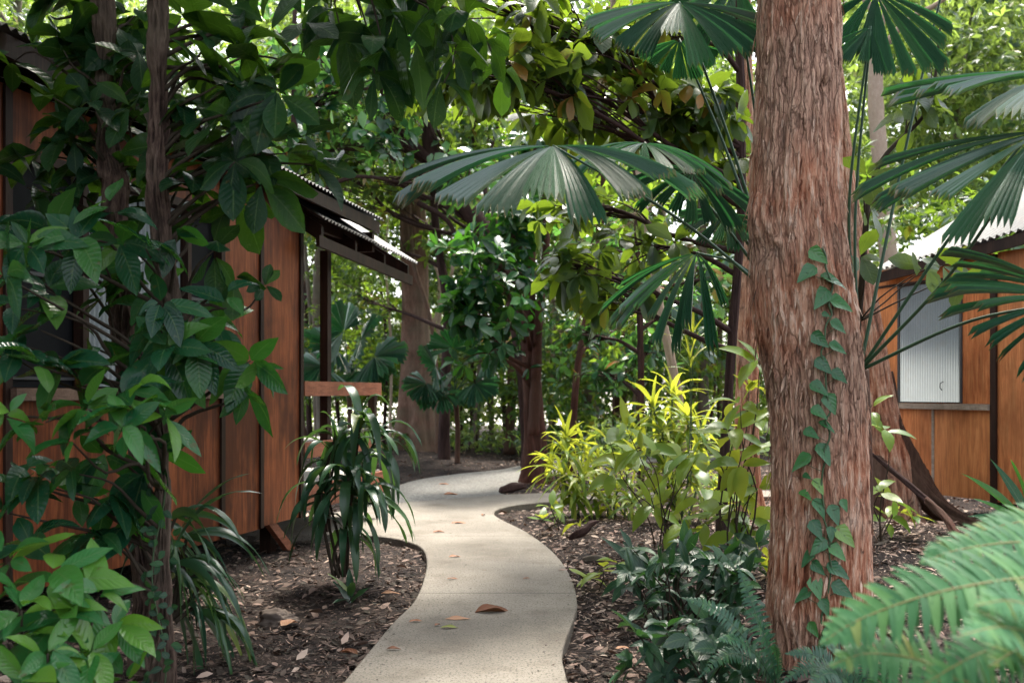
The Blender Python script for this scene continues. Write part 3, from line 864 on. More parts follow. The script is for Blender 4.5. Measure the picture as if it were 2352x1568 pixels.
def limb(mb, a, b, r0, r1, rng, sag=.12, k=6, n=8):
    a = np.asarray(a, float); b = np.asarray(b, float)
    L = np.linalg.norm(b - a)
    mid1 = a * .66 + b * .34 + rng.normal(0, sag * L * .35, 3) + V3(0, 0, sag * L * .4)
    mid2 = a * .3 + b * .7 + rng.normal(0, sag * L * .3, 3) + V3(0, 0, sag * L * .3)
    p = spline([a, mid1, mid2, b], n)
    mb.tube(p, np.linspace(r0, r1, n), k, .12, int(rng.integers(1000)))
    return p

# the big stringy-barked tree by the path
def main_tree():
    Y = 5.75
    rows = [(1640, 1752, 2010), (1540, 1776, 1996), (1480, 1778, 1990), (1400, 1760, 1992), (1300, 1767, 1995), (1100, 1770, 1991), (1000, 1768, 1988), (900, 1760, 1985), (800, 1742, 1975), (700, 1733, 1963),
            (600, 1726, 1945), (480, 1722, 1930), (400, 1725, 1925), (200, 1736, 1924), (0, 1742, 1924), (-200, 1745, 1920), (-500, 1760, 1915), (-1100, 1790, 1910)]
    cen, rad = edges_to_path(rows, Y)
    root = thing("stringybark_tree", (cen[1][0], Y, GZ), "large red stringybark trunk right beside the path, with a leafy vine climbing its face", "tree")
    mb = trunk_mesh(cen, rad, 320, 1100, .0125, 11, (.13, .30, 1.0), 5, 30, ((3.5, 2.50, .035, .35, .10), (3.7, 2.30, -.03, .25, .06), (3.3, 2.05, .03, .3, .25), (5.15, 3.28, .028, .25, .06), (5.1, 3.20, -.03, .14, .04), (4.2, .5, .03, .5, .3), (4.0, 2.34, .02, .12, .03)), vs=2.4)
    rs = np.random.default_rng(6); n = 2600      # loose strips of bark, lifting at their ends
    V = np.vstack(mb.v); pick = rs.integers(0, len(V), n * 2); pp = V[pick]
    pp = pp[(pp[:, 2] > 0) & (pp[:, 2] < 4.6)][:n]; n = len(pp)
    cs = spline(cen, 400); cx_ = np.interp(pp[:, 2], cs[np.argsort(cs[:, 2]), 2], cs[np.argsort(cs[:, 2]), 0])
    out = nrm(np.stack([pp[:, 0] - cx_, pp[:, 1] - Y, np.zeros(n)], 1))
    Ls = rs.uniform(.03, .15, n)
    t_ = np.stack([rs.normal(0, .13, n), rs.normal(0, .13, n), -np.ones(n)], 1) + out * rs.uniform(-.02, .16, n)[:, None]
    LS = Leaves(); LS.addm(pp + out * .002, t_, out + rs.normal(0, .25, (n, 3)), Ls, rs.uniform(.006, .02, n), 0, rs.uniform(-.3, .5, n), np.clip(rs.normal(.62, .25, n), 0, 1), .05)
    LS.into(mb, 4, 'ovate')
    mb.build("trunk", M['bark_red'], root)
    lm = MB(); Lf = Leaves(); rng = np.random.default_rng(5)
    top = P(1850, -1050, Y)
    for k, (dx, dy, dz, r_) in enumerate([(-2.4, 1.0, 1.4, 1.5), (2.0, .4, 1.2, 1.5), (-.6, -1.6, 1.8, 1.5), (1.2, 2.4, 1.6, 1.7), (-1.6, 2.6, 2.4, 1.6), (2.8, -1.8, 1.9, 1.5), (0, .3, 2.8, 1.7)]):
        b = top + V3(dx, dy, dz)
        limb(lm, top - V3(0, 0, .3), b, .10, .03, rng)
        clump(Lf, rng, b, (r_, r_, r_ * .6), 230, .22, 5)
    lm.build("limbs", M['bark_red'], root)
    fm = MB(); Lf.into(fm, 2, 'obovate'); fm.build("crown", M['leaf_mid'], root)
    # vine climbing its face
    vl = [(1875, 587, 40, 20), (1848, 628, 44, 200), (1908, 645, 50, -5), (1878, 685, 46, 215), (1925, 697, 46, -5), (1890, 723, 16, 0), (1918, 749, 34, -20), (1878, 779, 38, 20), (1916, 798, 34, -10), (1886, 838, 38, 25), (1921, 862, 34, -20), (1878, 890, 38, 15),
          (1903, 925, 40, -60), (1879, 945, 34, 15), (1895, 977, 34, -15), (1864, 993, 32, 5), (1890, 1040, 44, -50), (1845, 1060, 44, 205), (1856, 1092, 18, 0), (1879, 1114, 32, -45), (1853, 1135, 28, 10), (1880, 1163, 38, -50), (1911, 1178, 38, 60), (1933, 1157, 24, -60), (1874, 1212, 38, -45),
          (1903, 1222, 28, 90), (1935, 1226, 46, -30), (1876, 1250, 40, 210), (1917, 1262, 38, -25), (1856, 1281, 36, 220), (1877, 1299, 32, 20), (1918, 1304, 44, -10), (1873, 1345, 42, 60), (1927, 1347, 42, -10), (1846, 1366, 36, 200), (1890, 1388, 32, -60), (1868, 1440, 30, 40), (1905, 1450, 34, -30), (1880, 1490, 30, 200)]
    vr = thing("climbing_vine", P(1890, 1530, Y - .3), "vine of small heart shaped green leaves climbing the face of the big red trunk", "vine")
    cz = np.array([c[2] for c in cen]); cx = np.array([c[0] for c in cen]); cr = np.array(rad)
    def face(u, v):
        z = EYE - (v - HV) / F * (Y - .27)
        x = (u - 1176) / F * (Y - .27)
        i = np.argsort(cz)
        c0 = np.interp(z, cz[i], cx[i]); r0 = np.interp(z, cz[i], cr[i])
        dx = np.clip((x - c0) / r0, -.97, .97)
        y = Y - r0 * math.sqrt(1 - dx * dx)
        return V3(x, y - .022, z), nrm(V3(dx, -math.sqrt(1 - dx * dx), 0))
    L = Leaves(); sm = MB(); rng = np.random.default_rng(8)
    stem_pts = []
    for u, v, s, ang in vl:
        p, n_ = face(u, v)
        a = R(ang)
        side = nrm(np.cross(V3(0, 0, 1), n_))
        tip = side * math.cos(a) * (1) + V3(0, 0, 1) * (-abs(math.sin(a)) * 1.0 - .25)
        s_m = s / F * Y * 1.28
        t = nrm(tip + n_ * .35)
        L.add(p - t * s_m * .45 + n_ * .012, t, n_ + rng.normal(0, .25, 3) + V3(0, 0, .45), s_m, s_m * .74, .16, .30, rng.uniform(0, 1), .015)
        stem_pts.append((v, u))
    lf = MB(); L.into(lf, 6, 'heart'); lf.build("foliage", M['vine'], vr)
    pts = []
    for v in range(570, 1520, 22):
        u = 1893 + 9 * math.sin(v * .021) + rng.normal(0, 3)
        p, n_ = face(u, v); pts.append(p + n_ * .004)
    sm.tube(spline(pts, 160), .0055, 6)
    for (u, v, s, ang) in vl:
        p, n_ = face(u, v); q, _ = face(1893 + 9 * math.sin((v + 20) * .021), v + 22)
        sm.tube([q + n_ * .003, (p + q) / 2 + n_ * .014, p + n_ * .012], .0018, 5)
    sm.build("stem", M['stem'], vr)
M['vine'] = leaf_mat("vine_leaf", [(0, (.020, .115, .042)), (.6, (.045, .19, .058)), (.9, (.085, .27, .06)), (1, (.22, .36, .07))], (.10, .30, .04), .2, .26, 5, .55)
main_tree()

# second stringybark behind to the right with a spreading root flare
def flared_tree():
    Y = 11.3
    rows = [(1230, 1985, 2150), (1190, 1990, 2105), (1120, 1985, 2100), (1000, 1975, 2074), (900, 1970, 2052), (780, 1962, 2030), (650, 1950, 2008), (540, 1940, 1985), (400, 1925, 1962), (200, 1905, 1940), (0, 1885, 1915), (-400, 1850, 1880)]
    cen, rad = edges_to_path(rows, Y)
    root = thing("stringybark_tree", (cen[1][0], Y, GZ), "dark red trunk with a root flare sweeping right, before the right cabin", "tree")
    mb = trunk_mesh(cen, rad, 150, 420, .016, 31, (.10, .3, 2.0), 5, 18)
    mb.build("trunk", M['bark_red'], root)
    rt = MB()
    rt0 = rt
    for pts, r0 in (([P(2012, 860, Y + .05), P(2045, 1000, Y), P(2092, 1090, Y - .05), P(2160, 1165, Y - .15), P(2240, 1205, Y - .35), P(2320, 1222, Y - .5)], (.15, .17, .16, .12, .07, .03)),
                    ([P(2000, 1060, Y - .15), P(1985, 1150, Y - .35), P(1975, 1235, Y - .8), P(1960, 1270, Y - 1.2)], (.20, .17, .11, .03))):
        rt.tube(spline(pts, 160), spline(np.array(r0)[:, None], 160)[:, 0], 90, .25, 4, True, .10)
    rt.build("root", M['bark_brown'], root)
    Lf = Leaves(); rng = np.random.default_rng(15); lm = MB()
    top = cen[-1]
    for dx, dy, dz, r_ in ((-1.5, 1, .4, 1.6), (1.6, .8, .3, 1.6), (.2, -1, .9, 1.5), (3.2, 2, .2, 1.7)):
        limb(lm, top - V3(0, 0, .6), top + V3(dx, dy, dz), .08, .03, rng); clump(Lf, rng, top + V3(dx, dy, dz), (r_, r_, r_ * .6), 90, .2)
    lm.build("limbs", M['bark_brown'], root)
    fm = MB(); Lf.into(fm, 2); fm.build("crown", M['leaf_mid'], root)
flared_tree()

def rear_stringybark():
    Y = 13.2
    rows = [(1185, 1672, 1748), (1140, 1682, 1742), (1000, 1686, 1742), (850, 1690, 1742), (700, 1696, 1742), (500, 1697, 1738), (300, 1696, 1732), (100, 1694, 1726), (-200, 1690, 1720), (-500, 1690, 1715)]
    cen, rad = edges_to_path(rows, Y)
    root = thing("stringybark_tree", (cen[1][0], Y, GZ), "straight red stringybark trunk half hidden directly left of and behind the big trunk", "tree")
    mb = trunk_mesh(cen, rad, 110, 420, .014, 51, (.10, .35, .5), 5, 16)
    mb.build("trunk", M['bark_red'], root)
    Lf = Leaves(); rng = np.random.default_rng(25); lm = MB()
    top = cen[-1]
    for dx, dy, dz, r_ in ((-1.8, .2, -1, 1.7), (1.6, .8, 0, 1.6), (.2, -1, .5, 1.5), (-2.6, -1, .6, 1.7)):
        limb(lm, top - V3(0, 0, 2), top + V3(dx, dy, dz), .08, .03, rng); clump(Lf, rng, top + V3(dx, dy, dz), (r_, r_, r_ * .6), 90, .2)
    lm.build("limbs", M['bark_brown'], root)
    fm = MB(); Lf.into(fm, 2); fm.build("crown", M['leaf_mid'], root)
rear_stringybark()

# ------------------------------------------------------------------ generic tree from picture rows
def tree(name, label, Y, rows, mat, clumps, leafmat, seed, cat="tree", flare=(0, 0, 0), amp=.008, nu=48, nv=160, size=.2, k=5, seg=2, group=None, extra=None, limb_r=.05, tone=(0, 1), kind='obovate', ratio=.42, droop=.3):
    """clumps: (u, v, dY, half width px, half height px, half depth m, whorls)"""
    rng = np.random.default_rng(seed)
    cen, rad = edges_to_path(rows, Y)
    root = thing(name, (cen[0][0], Y, GZ), label, cat, group)
    mb = trunk_mesh(cen, rad, nu, nv, amp, seed, flare, 5, 9)
    mb.build("trunk", M[mat], root)
    lm = MB(); rad = list(spline(np.asarray(rad)[:, None], 60)[:, 0]); cen = list(spline(cen, 60))
    if clumps:
        Lf = Leaves()
        for (u, v, dY, ru, rv, rd, n) in clumps:
            c = P(u, v, Y + dY); s = (Y + dY) / F
            cens = clump(Lf, rng, c, (ru * s, rd, rv * s), n, size, k, tone, ratio, droop=droop)
            below = [i for i in range(len(cen)) if cen[i][2] < c[2] - .05 - .25 * math.hypot(cen[i][0] - c[0], cen[i][1] - c[1]) and cen[i][2] > .8]
            if below:
                i = min(below, key=lambda q: np.linalg.norm(np.asarray(cen[q]) - c))
                st = np.asarray(cen[i])
            else: st = np.asarray(cen[-1])
            lp = limb(lm, st, c, min(limb_r, rad[min(i, len(rad) - 1)] * .7 if below else limb_r), .012, rng, .1, 7, 12)
            for q in cens[rng.permutation(len(cens))[:min(26, len(cens))]]:
                limb(lm, lp[rng.integers(5, 12)], q, .011, .003, rng, .1, 4, 5)
        fm = MB(); Lf.into(fm, seg, kind); fm.build("crown", M[leafmat], root)
    if extra: extra(lm, rng)
    if lm.n: lm.build("limbs", M[mat if mat != 'bark_red' else 'bark_brown'], root)
    return root

# the two slim leaning trees in front of the left cabin, with hand-placed leaf whorls
def slim_tree(label, rows, Y, seed, amp, groups, high):
    cen, rad = edges_to_path(rows, Y)
    rng = np.random.default_rng(seed)
    root = thing("broadleaf_tree", (cen[0][0], Y, GZ), label, "tree")
    rad = list(spline(np.asarray(rad)[:, None], 120)[:, 0]); cen = spline(cen, 120)
    zz = cen[:, 2]
    cen[:, 0] += .022 * vnoise(zz * 2.1, zz * 0 + seed, 3) + .010 * vnoise(zz * 6, zz * 0 + seed, 4); cen[:, 1] += .02 * vnoise(zz * 2.4, zz * 0 + seed, 5)
    rad = np.array(rad) * (1 + .16 * vnoise(zz * 3.3, zz * 0 + seed, 6) + .10 * vnoise(zz * 8, zz * 0 + seed, 7))
    mb = trunk_mesh(cen, rad, 110, 560, amp * 1.5, seed, (.03, .3, 1.0), 3, 10, vs=3.4)
    mb.build("trunk", M['bark_slim'], root)
    cenA = np.array(spline(cen, 200)); tw = MB()
    for mat, seg, kind, ratio, lst in groups:
        Lf = Leaves()
        for it in lst:
            u, v, dY, n, px = it[:5]
            ax = V3(*it[5]) if len(it) > 5 else V3(rng.normal(0, .35), -.35 + rng.normal(0, .3), .55)
            yy = Y + dY
            c = P(u, v, yy)
            whorl(Lf, rng, c, ax, n, px * 1.0 / F * yy, ratio, 70, .45, .22, (0, 1))
            i = int(np.argmin(np.linalg.norm(cenA - (c - V3(0, 0, .15)), axis=1)))
            limb(tw, cenA[max(0, i - 6)], c - nrm(ax) * .02, .013, .0035, rng, .16, 6, 10)
        fm = MB(); Lf.into(fm, seg, kind); fm.build("crown", M[mat], root)
    hi_shade = Leaves()  # crown clumps above the frame, added unseen to shade the left side
    top = np.array(cen[-1])
    for (dx, dy, dz, rx, ry, nn_) in high:
        c = top + V3(dx, dy, dz)
        limb(tw, top - V3(0, 0, .4), c, .05, .015, rng)
        clump(hi_shade, rng, c, (rx, ry, .55), nn_, .27, 6, (0, .8))
    fm = MB(); hi_shade.into(fm, 2, 'obovate'); fm.build("crown", M['leaf_dark'], root)
    tw.build("twigs", M['twig'], root)
    return root

def scat0(seed, n, u0, u1, v0, v1):
    g = np.random.default_rng(seed)
    return [(g.uniform(u0, u1), g.uniform(v0, v1)) for _ in range(n)]
up_dark = [(110, 30, .3, 6, 110), (190, 60, .2, 6, 120), (150, 110, 0, 6, 120), (300, 50, .2, 6, 120), (320, 130, -.1, 6, 120), (250, 190, .2, 5, 110), (120, 215, -.2, 6, 95), (215, 250, -.2, 5, 90), (330, 175, .0, 5, 110), (170, 320, -.1, 6, 95), (200, 380, .1, 5, 100), (310, 260, -.2, 6, 110), (350, 330, 0, 5, 100), (270, 300, .2, 5, 100),
           (300, 420, .1, 5, 110), (340, 470, .2, 5, 110)] + [(u, v, .1, 6, 115) for u, v in scat0(14, 14, 20, 330, 130, 470)] + [(u, v, .2, 6, 125) for u, v in scat0(15, 9, 20, 420, -40, 160)]
up_right = [(420, 40, .2, 6, 130), (480, 90, .0, 6, 130), (540, 30, .3, 6, 130), (560, 110, .1, 7, 135), (440, 150, .2, 6, 130), (500, 190, 0, 6, 130), (610, 60, .2, 6, 130), (640, 215, -.2, 8, 130, (.1, -.6, .1)), (600, 160, .2, 6, 130), (470, 260, .1, 6, 130), (540, 290, -.1, 6, 135), (420, 230, .1, 6, 120), (580, 330, .1, 6, 130), (460, 330, .2, 6, 125), (500, 380, 0, 6, 130), (540, 370, -.2, 7, 140, (.2, -.6, .0)), (420, 340, .3, 6, 120), (660, 345, .1, 6, 115), (600, 420, .0, 6, 130, (.2, -.5, -.2)), (690, 310, .3, 5, 100), (720, 390, .2, 6, 100, (.5, -.4, .3)), (770, 375, .3, 5, 90), (450, 430, .1, 6, 125), (410, 420, .2, 5, 110), (530, 460, .2, 6, 125, (.1, -.5, -.3)), (450, 510, .2, 5, 110), (490, 580, .0, 5, 105, (.2, -.5, -.3)), (540, 640, .1, 5, 85, (.2, -.5, -.2)), (610, 655, .1, 5, 62, (.3, -.5, .3)), (700, 60, .5, 6, 130), (680, 140, .6, 5, 115), (570, 210, .4, 6, 120)]
mid_gloss = [(20, 545, -.5, 5, 105), (120, 540, -.4, 6, 110), (60, 620, -.6, 5, 110), (200, 520, -.2, 5, 95), (240, 590, -.3, 6, 110), (300, 620, -.2, 6, 115), (160, 620, -.3, 5, 100), (350, 660, -.3, 6, 115), (240, 690, -.2, 5, 100), (330, 720, -.2, 5, 95), (440, 735, -.3, 6, 110, (.3, -.6, .3)), (500, 750, -.3, 5, 95, (.4, -.5, .3)), (90, 750, -.5, 5, 105), (30, 700, -.5, 5, 100), (40, 820, -.5, 5, 90), (140, 840, -.4, 5, 120), (220, 790, -.2, 5, 110), (390, 800, -.2, 5, 120, (0, -.6, -.1)), (405, 545, -.3, 3, 105, (.1, -.7, -.2)), (575, 830, -.1, 5, 115, (.1, -.6, -.1)), (600, 850, -.1, 3, 90, (.9, -.3, .2)), (300, 840, .0, 5, 115),
             (330, 1090, -.1, 6, 130, (0, -.4, -.4)), (260, 1130, -.1, 6, 130, (0, -.4, -.5)), (300, 1200, .0, 5, 130, (0, -.3, -.6)), (190, 1230, -.1, 5, 125, (-.2, -.4, -.4)), (240, 1040, -.1, 5, 125, (0, -.5, -.3)), (360, 1040, 0, 5, 110, (.1, -.5, -.2)), (180, 1130, 0, 4, 110)]
mid_gloss = mid_gloss + [(60, 560, -.6, 6, 120, (0, -.6, .4)), (180, 560, -.5, 6, 115, (0, -.6, .3)), (110, 660, -.4, 6, 110), (280, 560, -.3, 5, 115, (0, -.7, 0)), (20, 640, -.7, 5, 120), (370, 700, -.4, 6, 115, (.2, -.6, .2)), (450, 790, -.3, 6, 120, (.2, -.6, -.1)), (190, 880, -.4, 6, 130), (280, 900, -.5, 6, 130), (90, 830, -.6, 5, 110), (410, 850, -.2, 5, 120, (.1, -.6, -.3)), (520, 700, -.2, 4, 100), (560, 900, -.1, 4, 115, (-.1, -.5, -.5))]
mid_gloss = mid_gloss + [(u, v, -.3 + .4 * ((i * 7) % 10) / 10 - .2, 5 + i % 3, 120) for i, (u, v) in enumerate(scat0(12, 6, 0, 260, 1060, 1260))] + [(u, v, -.4, 5, 110) for u, v in scat0(13, 5, 0, 420, 480, 800)]
mid_bright = [(100, 960, -.7, 6, 115), (20, 950, -.8, 5, 110), (200, 930, -.7, 6, 125), (310, 945, -.7, 7, 130), (280, 985, -.8, 7, 130, (.1, -.6, .3)), (380, 955, -.6, 5, 110, (.5, -.4, .4)), (160, 1010, -.7, 5, 100)]
slim_tree("left one of the two slim trees before the left cabin, trunk bare at the top",
          [(1690, 320, 400), (1568, 300, 372), (1400, 298, 356), (1200, 296, 346), (1050, 292, 340), (900, 268, 318), (750, 250, 304), (600, 240, 296), (500, 236, 296), (420, 232, 292), (300, 226, 270), (200, 220, 262), (100, 214, 258), (0, 206, 256), (-200, 196, 246), (-500, 180, 230)],
          5.6, 101, .012, [('leaf_dark', 6, 'obovate', .46, up_dark), ('leaf_gloss', 6, 'ovate', .44, mid_gloss[:12])], [(-1.2, -1.8, .5, 1.5, 1.5, 170), (-1.6, .8, .8, 1.6, 1.6, 190), (.2, 2.2, .9, 1.5, 1.4, 170), (-.2, -.4, 1.5, 1.4, 1.4, 140), (-2.6, 2.6, 1.4, 1.6, 1.5, 200), (-1.2, 3.4, 1.6, 1.6, 1.5, 200), (.6, 3.6, 1.9, 1.5, 1.4, 170), (-3.4, .6, 1.0, 1.6, 1.6, 170)])
slim_tree("right one of the two slim trees before the left cabin, creeper on its base",
          [(1700, 318, 424), (1568, 330, 396), (1450, 338, 392), (1300, 345, 388), (1150, 350, 384), (1000, 352, 386), (850, 345, 396), (700, 356, 408), (600, 360, 404), (500, 356, 400), (400, 350, 392), (300, 345, 388), (200, 342, 384), (100, 338, 380), (0, 336, 380), (-200, 336, 372), (-500, 340, 370)],
          5.1, 102, .011, [('leaf_dark', 6, 'obovate', .48, up_right), ('leaf_gloss', 6, 'ovate', .44, mid_gloss[12:]), ('leaf_bright', 6, 'ovate', .44, mid_bright)], [(.9, -1.8, .5, 1.4, 1.4, 170), (1.3, .6, .9, 1.4, 1.5, 180), (-.2, -3.2, .6, 1.5, 1.4, 170), (-1.6, -2.8, .9, 1.5, 1.4, 170), (.6, 2.6, 1.3, 1.3, 1.3, 140)])

def creeper():
    Y = 4.95; rng = np.random.default_rng(44)
    r = thing("creeper", P(360, 1640, Y), "tiny leaved creeper clinging to the base of the slim trunk at lower left", "vine")
    L = Leaves(); st = MB()
    pts = [P(365 + 16 * math.sin(i * .7), 1640 - i * 48, Y + .02) for i in range(12)]
    st.tube(spline(pts, 60), .004, 6); st.build("stem", M['stem'], r)
    for k in range(60):
        v = rng.uniform(1120, 1640); u = rng.uniform(325, 400)
        n_ = V3((u - 365) / 60, -1, .5)
        L.add(P(u, v, Y - .05), nrm(rng.normal(0, 1, 3) * V3(1, .3, .8) + V3(0, -.3, 0)), n_, rng.uniform(.04, .07), .035, .2, .2, rng.uniform(0, 1))
    f = MB(); L.into(f, 4, 'ovate'); f.build("foliage", M['leaf_teal'], r)
creeper()

# glossy shrub at the lower left corner
def corner_shrub():
    Y = 4.0; rng = np.random.default_rng(61)
    r = thing("glossy_shrub", P(110, 1900, Y), "bright green glossy leaved shrub filling the lower left corner", "shrub")
    lst = [(125, 1320, 0, 6, 150, (0, -.4, .7)), (20, 1290, .1, 5, 140), (225, 1370, 0, 5, 130, (.4, -.5, .6)), (50, 1400, -.2, 6, 130), (150, 1410, -.1, 6, 140, (.1, -.5, .7)), (260, 1440, .1, 5, 130, (.5, -.5, .4)), (20, 1480, -.2, 6, 130), (110, 1500, -.3, 6, 130), (210, 1500, -.1, 6, 135), (60, 1570, -.4, 6, 135), (170, 1580, -.2, 6, 135), (10, 1620, -.4, 5, 130), (290, 1560, .1, 5, 130)]
    Lf = Leaves(); tw = MB()
    base = P(110, 1900, Y)
    for it in lst:
        u, v, dY, n, px = it[:5]
        ax = V3(*it[5]) if len(it) > 5 else V3(rng.normal(0, .3), -.3, .7)
        c = P(u, v, Y + dY)
        whorl(Lf, rng, c, ax, n + 1, px * 1.0 / F * (Y + dY), .38, 74, .25, .2, (.2, 1))
        limb(tw, base + V3(rng.normal(0, .1), rng.normal(0, .1), 0), c, .012, .004, rng, .08, 6, 10)
    f = MB(); Lf.into(f, 7, 'ovate'); f.build("foliage", M['leaf_bright'], r)
    tw.build("stems", M['twig'], r)
corner_shrub()

# ------------------------------------------------------------------ strap-leaved plants
def strap_plant(label, name, mat, Y, base, heads, seed, L, W, nleaf, droop=.55, cat="plant", cane=.014, group=None, tone=(0, 1), open_=(20, 95), side=0.0):
    rng = np.random.default_rng(seed)
    b = P(base[0], base[1], Y)
    r = thing(name, b, label, cat, group)
    cm = MB(); Lf = Leaves()
    for (u, v, dY) in heads:
        c = P(u, v, Y + dY)
        st = b + rng.normal(0, .05, 3) * V3(1, 1, 0)
        pth = spline([st, st * .5 + c * .5 + rng.normal(0, .05, 3), c], 14)
        cm.tube(pth, np.linspace(cane, cane * .7, 14), 8, .1, seed)
        ax = nrm(pth[-1] - pth[-4] + V3(side, 0, .05))
        for k in range(nleaf):
            th = k * 2.4 + rng.normal(0, .3); op = R(open_[0] + (open_[1] - open_[0]) * ((k + .5) / nleaf) + rng.normal(0, 9))
            a = nrm(np.cross(ax, V3(.1, 1, .2))); bb = np.cross(ax, a)
            rad = a * math.cos(th) + bb * math.sin(th)
            t = ax * math.cos(op) + rad * math.sin(op)
            n_ = ax * math.sin(op) - rad * math.cos(op)
            s = L * rng.uniform(.7, 1.15)
            Lf.add(c - ax * (.16 * k / nleaf) + t * .01, t, n_ + rng.normal(0, .15, 3), s, W * rng.uniform(.8, 1.2), droop * rng.uniform(.5, 1.5), .28, rng.uniform(*tone), .09)
    cm.build("cane", M['stem'] if mat == 'leaf_yellow' else M['twig'], r)
    f = MB(); Lf.into(f, 10, 'strap'); f.build("foliage", M[mat], r)
    return r
strap_plant("dracaena with long drooping dark strap leaves before the cabin veranda", "dracaena", 'strap', 8.0, (785, 1325), [(828, 965, 0), (770, 1040, .1), (800, 1090, -.15), (862, 1010, .1), (750, 1130, .0), (835, 1120, -.1), (775, 985, .2), (800, 1190, 0)], 71, .60, .075, 13, 1.7, "plant", open_=(12, 62))
strap_plant("dark drooping strap leaved plant beside the slim trunk at the foot of the left cabin", "strap_leaf_plant", 'strap', 5.7, (400, 1420), [(405, 1185, 0), (430, 1230, .2), (415, 1290, -.1), (440, 1330, .1), (470, 1400, 0)], 72, .66, .055, 11, 1.2, "plant", side=.5, open_=(20, 80))
strap_plant("yellow green bush of narrow striped leaves at the bend of the path", "variegated_bush", 'leaf_yellow', 12.2, (1325, 1185), [(1300, 1040, 0), (1340, 1020, .3), (1290, 1085, -.2), (1340, 1090, -.3), (1380, 1060, .2), (1265, 1060, .2), (1320, 1130, -.3), (1370, 1120, -.2), (1300, 1000, .3)], 73, .42, .048, 22, .65, "shrub", tone=(0, .85))
strap_plant("tall yellow striped bush in front of the leaning pale trunk", "variegated_bush", 'leaf_yellow', 11.2, (1560, 1215), [(1500, 930, 0), (1545, 900, .3), (1580, 960, -.1), (1520, 985, -.2), (1560, 1020, 0), (1610, 1000, .2), (1480, 1010, .2), (1530, 1070, -.2), (1590, 1080, -.2), (1550, 1130, -.2), (1500, 1120, 0)], 74, .46, .05, 22, .6, "shrub", tone=(0, .82))
strap_plant("low yellow green strappy plant at the foot of the straight red stringybark", "variegated_bush", 'leaf_yellow', 11.8, (1660, 1215), [(1650, 1110, 0), (1620, 1150, -.2), (1690, 1140, .1), (1660, 1070, .2)], 77, .40, .046, 18, .7, "shrub", tone=(0, .7))
strap_plant("low yellow green strappy plant between the two taller yellow striped bushes", "variegated_bush", 'leaf_yellow', 11.9, (1430, 1210), [(1420, 1120, 0), (1450, 1150, -.2), (1400, 1150, .1), (1440, 1080, .2)], 78, .38, .044, 18, .7, "shrub", tone=(0, .75))
strap_plant("small green seedling in the mulch left of the path", "seedling", 'strap', 7.4, (805, 1395), [(805, 1365, 0)], 75, .22, .05, 9, .3, "plant", cane=.006)
strap_plant("grassy upright sprout with thin bright leaves left of the straight red trunk", "grassy_sprout", 'leaf_yellow', 9.8, (1588, 1120), [(1585, 820, 0), (1592, 760, .05)], 76, .36, .022, 9, .35, "plant", cane=.006, open_=(8, 55))

# broad-leaved undergrowth shrubs
def shrub(label, Y, base, lst, mat, seed, px, name="shrub", cat="shrub", ratio=.4, n=6, kind='ovate', seg=5, group=None, tone=(0, 1), droop=.35):
    rng = np.random.default_rng(seed)
    b = P(base[0], base[1], Y)
    r = thing(name, b, label, cat, group); Lf = Leaves(); tw = MB()
    for (u, v) in lst:
        dY = rng.uniform(-.3, .3); c = P(u, v, Y + dY)
        ax = nrm(V3(rng.normal(0, .4), -.25 + rng.normal(0, .3), .7))
        whorl(Lf, rng, c, ax, n, px / F * Y, ratio, 68, droop, .2, tone)
        limb(tw, b + rng.normal(0, .06, 3) * V3(1, 1, 0), c, .009, .003, rng, .12, 5, 9)
    f = MB(); Lf.into(f, seg, kind); f.build("foliage", M[mat], r)
    tw.build("stems", M['twig'], r)
    return r
def scat(seed, n, u0, u1, v0, v1):
    g = np.random.default_rng(seed)
    return [(g.uniform(u0, u1), g.uniform(v0, v1)) for _ in range(n)]
shrub("broad leaved green shrub in front of the tall yellow striped bush", 9.3, (1540, 1290), [(1440, 985), (1480, 1040), (1400, 1010), (1560, 1060), (1540, 1110), (1600, 1050), (1500, 1160), (1560, 1190), (1440, 1060), (1620, 1130), (1410, 1090)], 'leaf_yellow', 81, 85, n=5, tone=(0, .45))
shrub("yellow green shrub of pointed leaves hugging the left side of the big trunk", 7.6, (1690, 1330), [(1720, 890), (1735, 960), (1690, 990), (1740, 1040), (1700, 1070), (1660, 1100), (1740, 1120), (1720, 1190), (1650, 1180), (1690, 1230), (1620, 1200), (1740, 1270), (1700, 930), (1745, 830)], 'leaf_yellow', 82, 90, n=6, tone=(0, .5))
shrub("leafy yellowing plant between the big trunk and the flared trunk", 8.6, (2010, 1260), [(2003, 930), (2030, 990), (2020, 1130), (2060, 1150), (2100, 1180), (2040, 1190)], 'leaf_yellow', 83, 62, n=5, tone=(0, .6))
shrub("dark green low plant with lobed leaves right of the path", 6.6, (1560, 1470), scat(841, 26, 1430, 1750, 1240, 1420) + [(1440, 1340), (1490, 1310), (1530, 1345), (1480, 1390), (1580, 1300), (1560, 1400), (1620, 1330), (1660, 1290), (1630, 1400), (1700, 1260), (1700, 1330), (1730, 1300), (1600, 1360), (1520, 1290)], 'leaf_teal', 84, 62, n=8, seg=6, ratio=.36)
shrub("dark broad leaved ground plant at the bottom edge right of the path", 5.4, (1600, 1640), scat(851, 18, 1440, 1760, 1420, 1600) + [(1450, 1530), (1500, 1480), (1540, 1540), (1580, 1480), (1620, 1560), (1560, 1590), (1640, 1500), (1480, 1580), (1690, 1560), (1600, 1430), (1530, 1450)], 'leaf_teal', 85, 72, n=7, seg=6, ratio=.42)
shrub("sapling with thin yellowing leaves at the path edge by the bend", 7.6, (1400, 1370), [(1360, 1330), (1385, 1310), (1420, 1300)], 'leaf_yellow', 86, 55, n=4, tone=(.3, .9))
